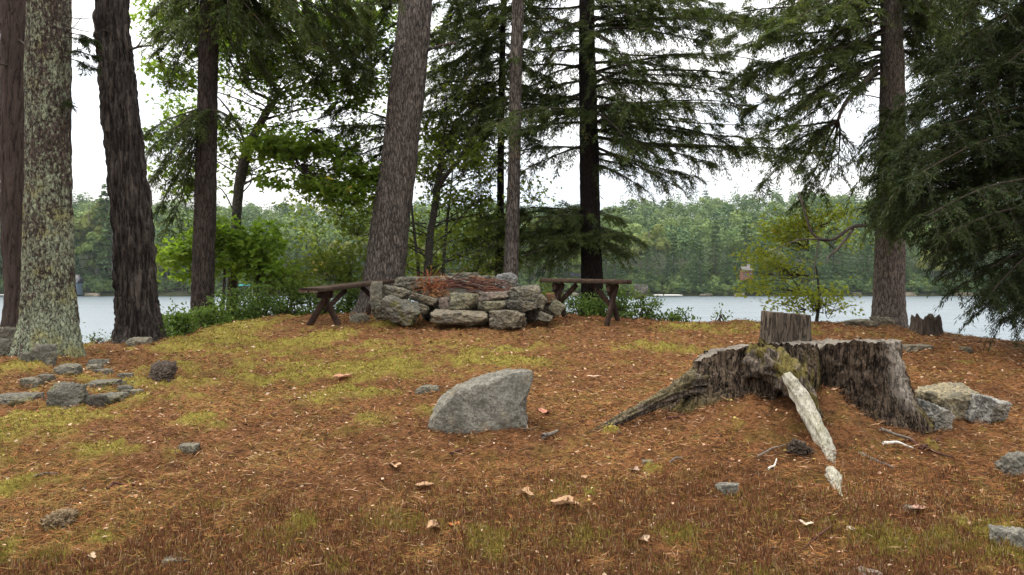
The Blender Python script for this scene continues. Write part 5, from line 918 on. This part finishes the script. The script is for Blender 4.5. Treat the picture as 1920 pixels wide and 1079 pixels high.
# leaf flecks
n = 11000; x, y = scatter(n, 2.9, 12., 1.5); z, m_ = surf(x, y); a = gr.random(n) * 6.28; d = np.stack([np.cos(a), np.sin(a), gr.normal(.05, .2, n)], 1); nn = nrm(gr.normal(0, .4, (n, 3)) + [0, 0, 1]); ln = gr.uniform(.012, .034, n) * np.clip(y / 5, .8, 1.8)
cset = np.array([[.40, .25, .16], [.30, .16, .09], [.45, .32, .22], [.20, .085, .04], [.13, .06, .03], [.26, .20, .06]]); cc = cset[gr.integers(0, 6, n)] * gr.uniform(.6, 1.1, (n, 1)); V, Fq = quads(np.stack([x, y, z + .014], 1), d, nn, ln, ln * gr.uniform(.3, .75, n), .08)
tag(mk("leaf_fragments", V, Fq, litter, col=np.repeat(cc, 4, 0), smooth=False, loc=(0, 6, 0)), "small dry leaf fragments scattered over the needles", None, None, "stuff")
# cushion moss tufts
n = 420000; x, y = scatter(n, 2.9, 12.5, 1.5); m_ = moss(x, y); keep = gr.random(n) < m_ ** 1.3; x, y = x[keep], y[keep]; z, m_ = surf(x, y); n = len(x); d = nrm(gr.normal(0, .55, (n, 3)) + [0, 0, 1]); ln = gr.uniform(.010, .024, n) * np.clip(y / 6, .9, 1.5); wd = np.clip(.0012 * y, .004, .012)
k = fbm(np.stack([x * 3, y * 3, 0 * x], 1), 3)[:, None] * .5 + .5; cc = np.array([.14, .118, .022]) * (1 - k) + np.array([.31, .262, .048]) * k; cc = cc * gr.uniform(.6, 1.25, (n, 1)); far = (gr.random(n) < .34); cc[far] = np.array([.19, .105, .035])
V, Fq = quads(np.stack([x, y, z], 1), d, gr.normal(size=(n, 3)), ln, wd)
tag(mk("cushion_moss", V, Fq, litter, col=np.repeat(cc, 4, 0), smooth=False, loc=(0, 6, 0)), "yellow-green moss cushions on the knoll", None, None, "stuff")
# hair-cap moss stalks in the foreground
n = 420000; x, y = scatter(n, 2.8, 5.2, 1.4); dn = stalks(x, y)
keep = gr.random(n) < dn * .8; x, y = x[keep], y[keep]; n = len(x); z, m_ = surf(x, y); d = nrm(gr.normal(0, .22, (n, 3)) + [0, 0, 1]); ln = gr.uniform(.016, .05, n)
g_ = sstep(.0, .6, fbm(np.stack([x * 2.2, y * 2.2, 0 * x + 4], 1), 3) + m_ * .7 - .1); cc = np.array([.118, .050, .023]) * gr.uniform(.4, 1.6, (n, 1)); gn = gr.random(n) < .10 + .65 * g_; cc[gn] = np.array([.16, .125, .025]) * gr.uniform(.5, 1.4, (gn.sum(), 1)); pn = gr.random(n) < .06; cc[pn] = np.array([.34, .24, .14]) * gr.uniform(.7, 1.1, (pn.sum(), 1))
V, Fq = quads(np.stack([x, y, z - .002], 1), d, gr.normal(size=(n, 3)) * [.4, 1, .2], ln, gr.uniform(.0025, .0045, n))
tag(mk("haircap_moss", V, Fq, litter, col=np.repeat(cc, 4, 0), smooth=False, loc=(0, 4, 0)), "red-brown upright moss stalks covering the foreground", None, None, "stuff")

# ------------------------------------------------------------------ air
m_hz = bpy.data.materials.new("haze_air"); m_hz.use_nodes = True; t = m_hz.node_tree; t.nodes.clear(); o_ = t.nodes.new('ShaderNodeOutputMaterial'); v_ = t.nodes.new('ShaderNodeVolumePrincipled')
v_.inputs['Color'].default_value = (.80, .88, .97, 1); v_.inputs['Density'].default_value = .00012; v_.inputs['Anisotropy'].default_value = .2; t.links.new(v_.outputs[0], o_.inputs['Volume'])
v, f = boxv(0, 235, 36.5, 900, 620, 77); tag(mk("haze", v, f, m_hz, smooth=False), "thin haze in the air over the lake", None, None, "stuff")
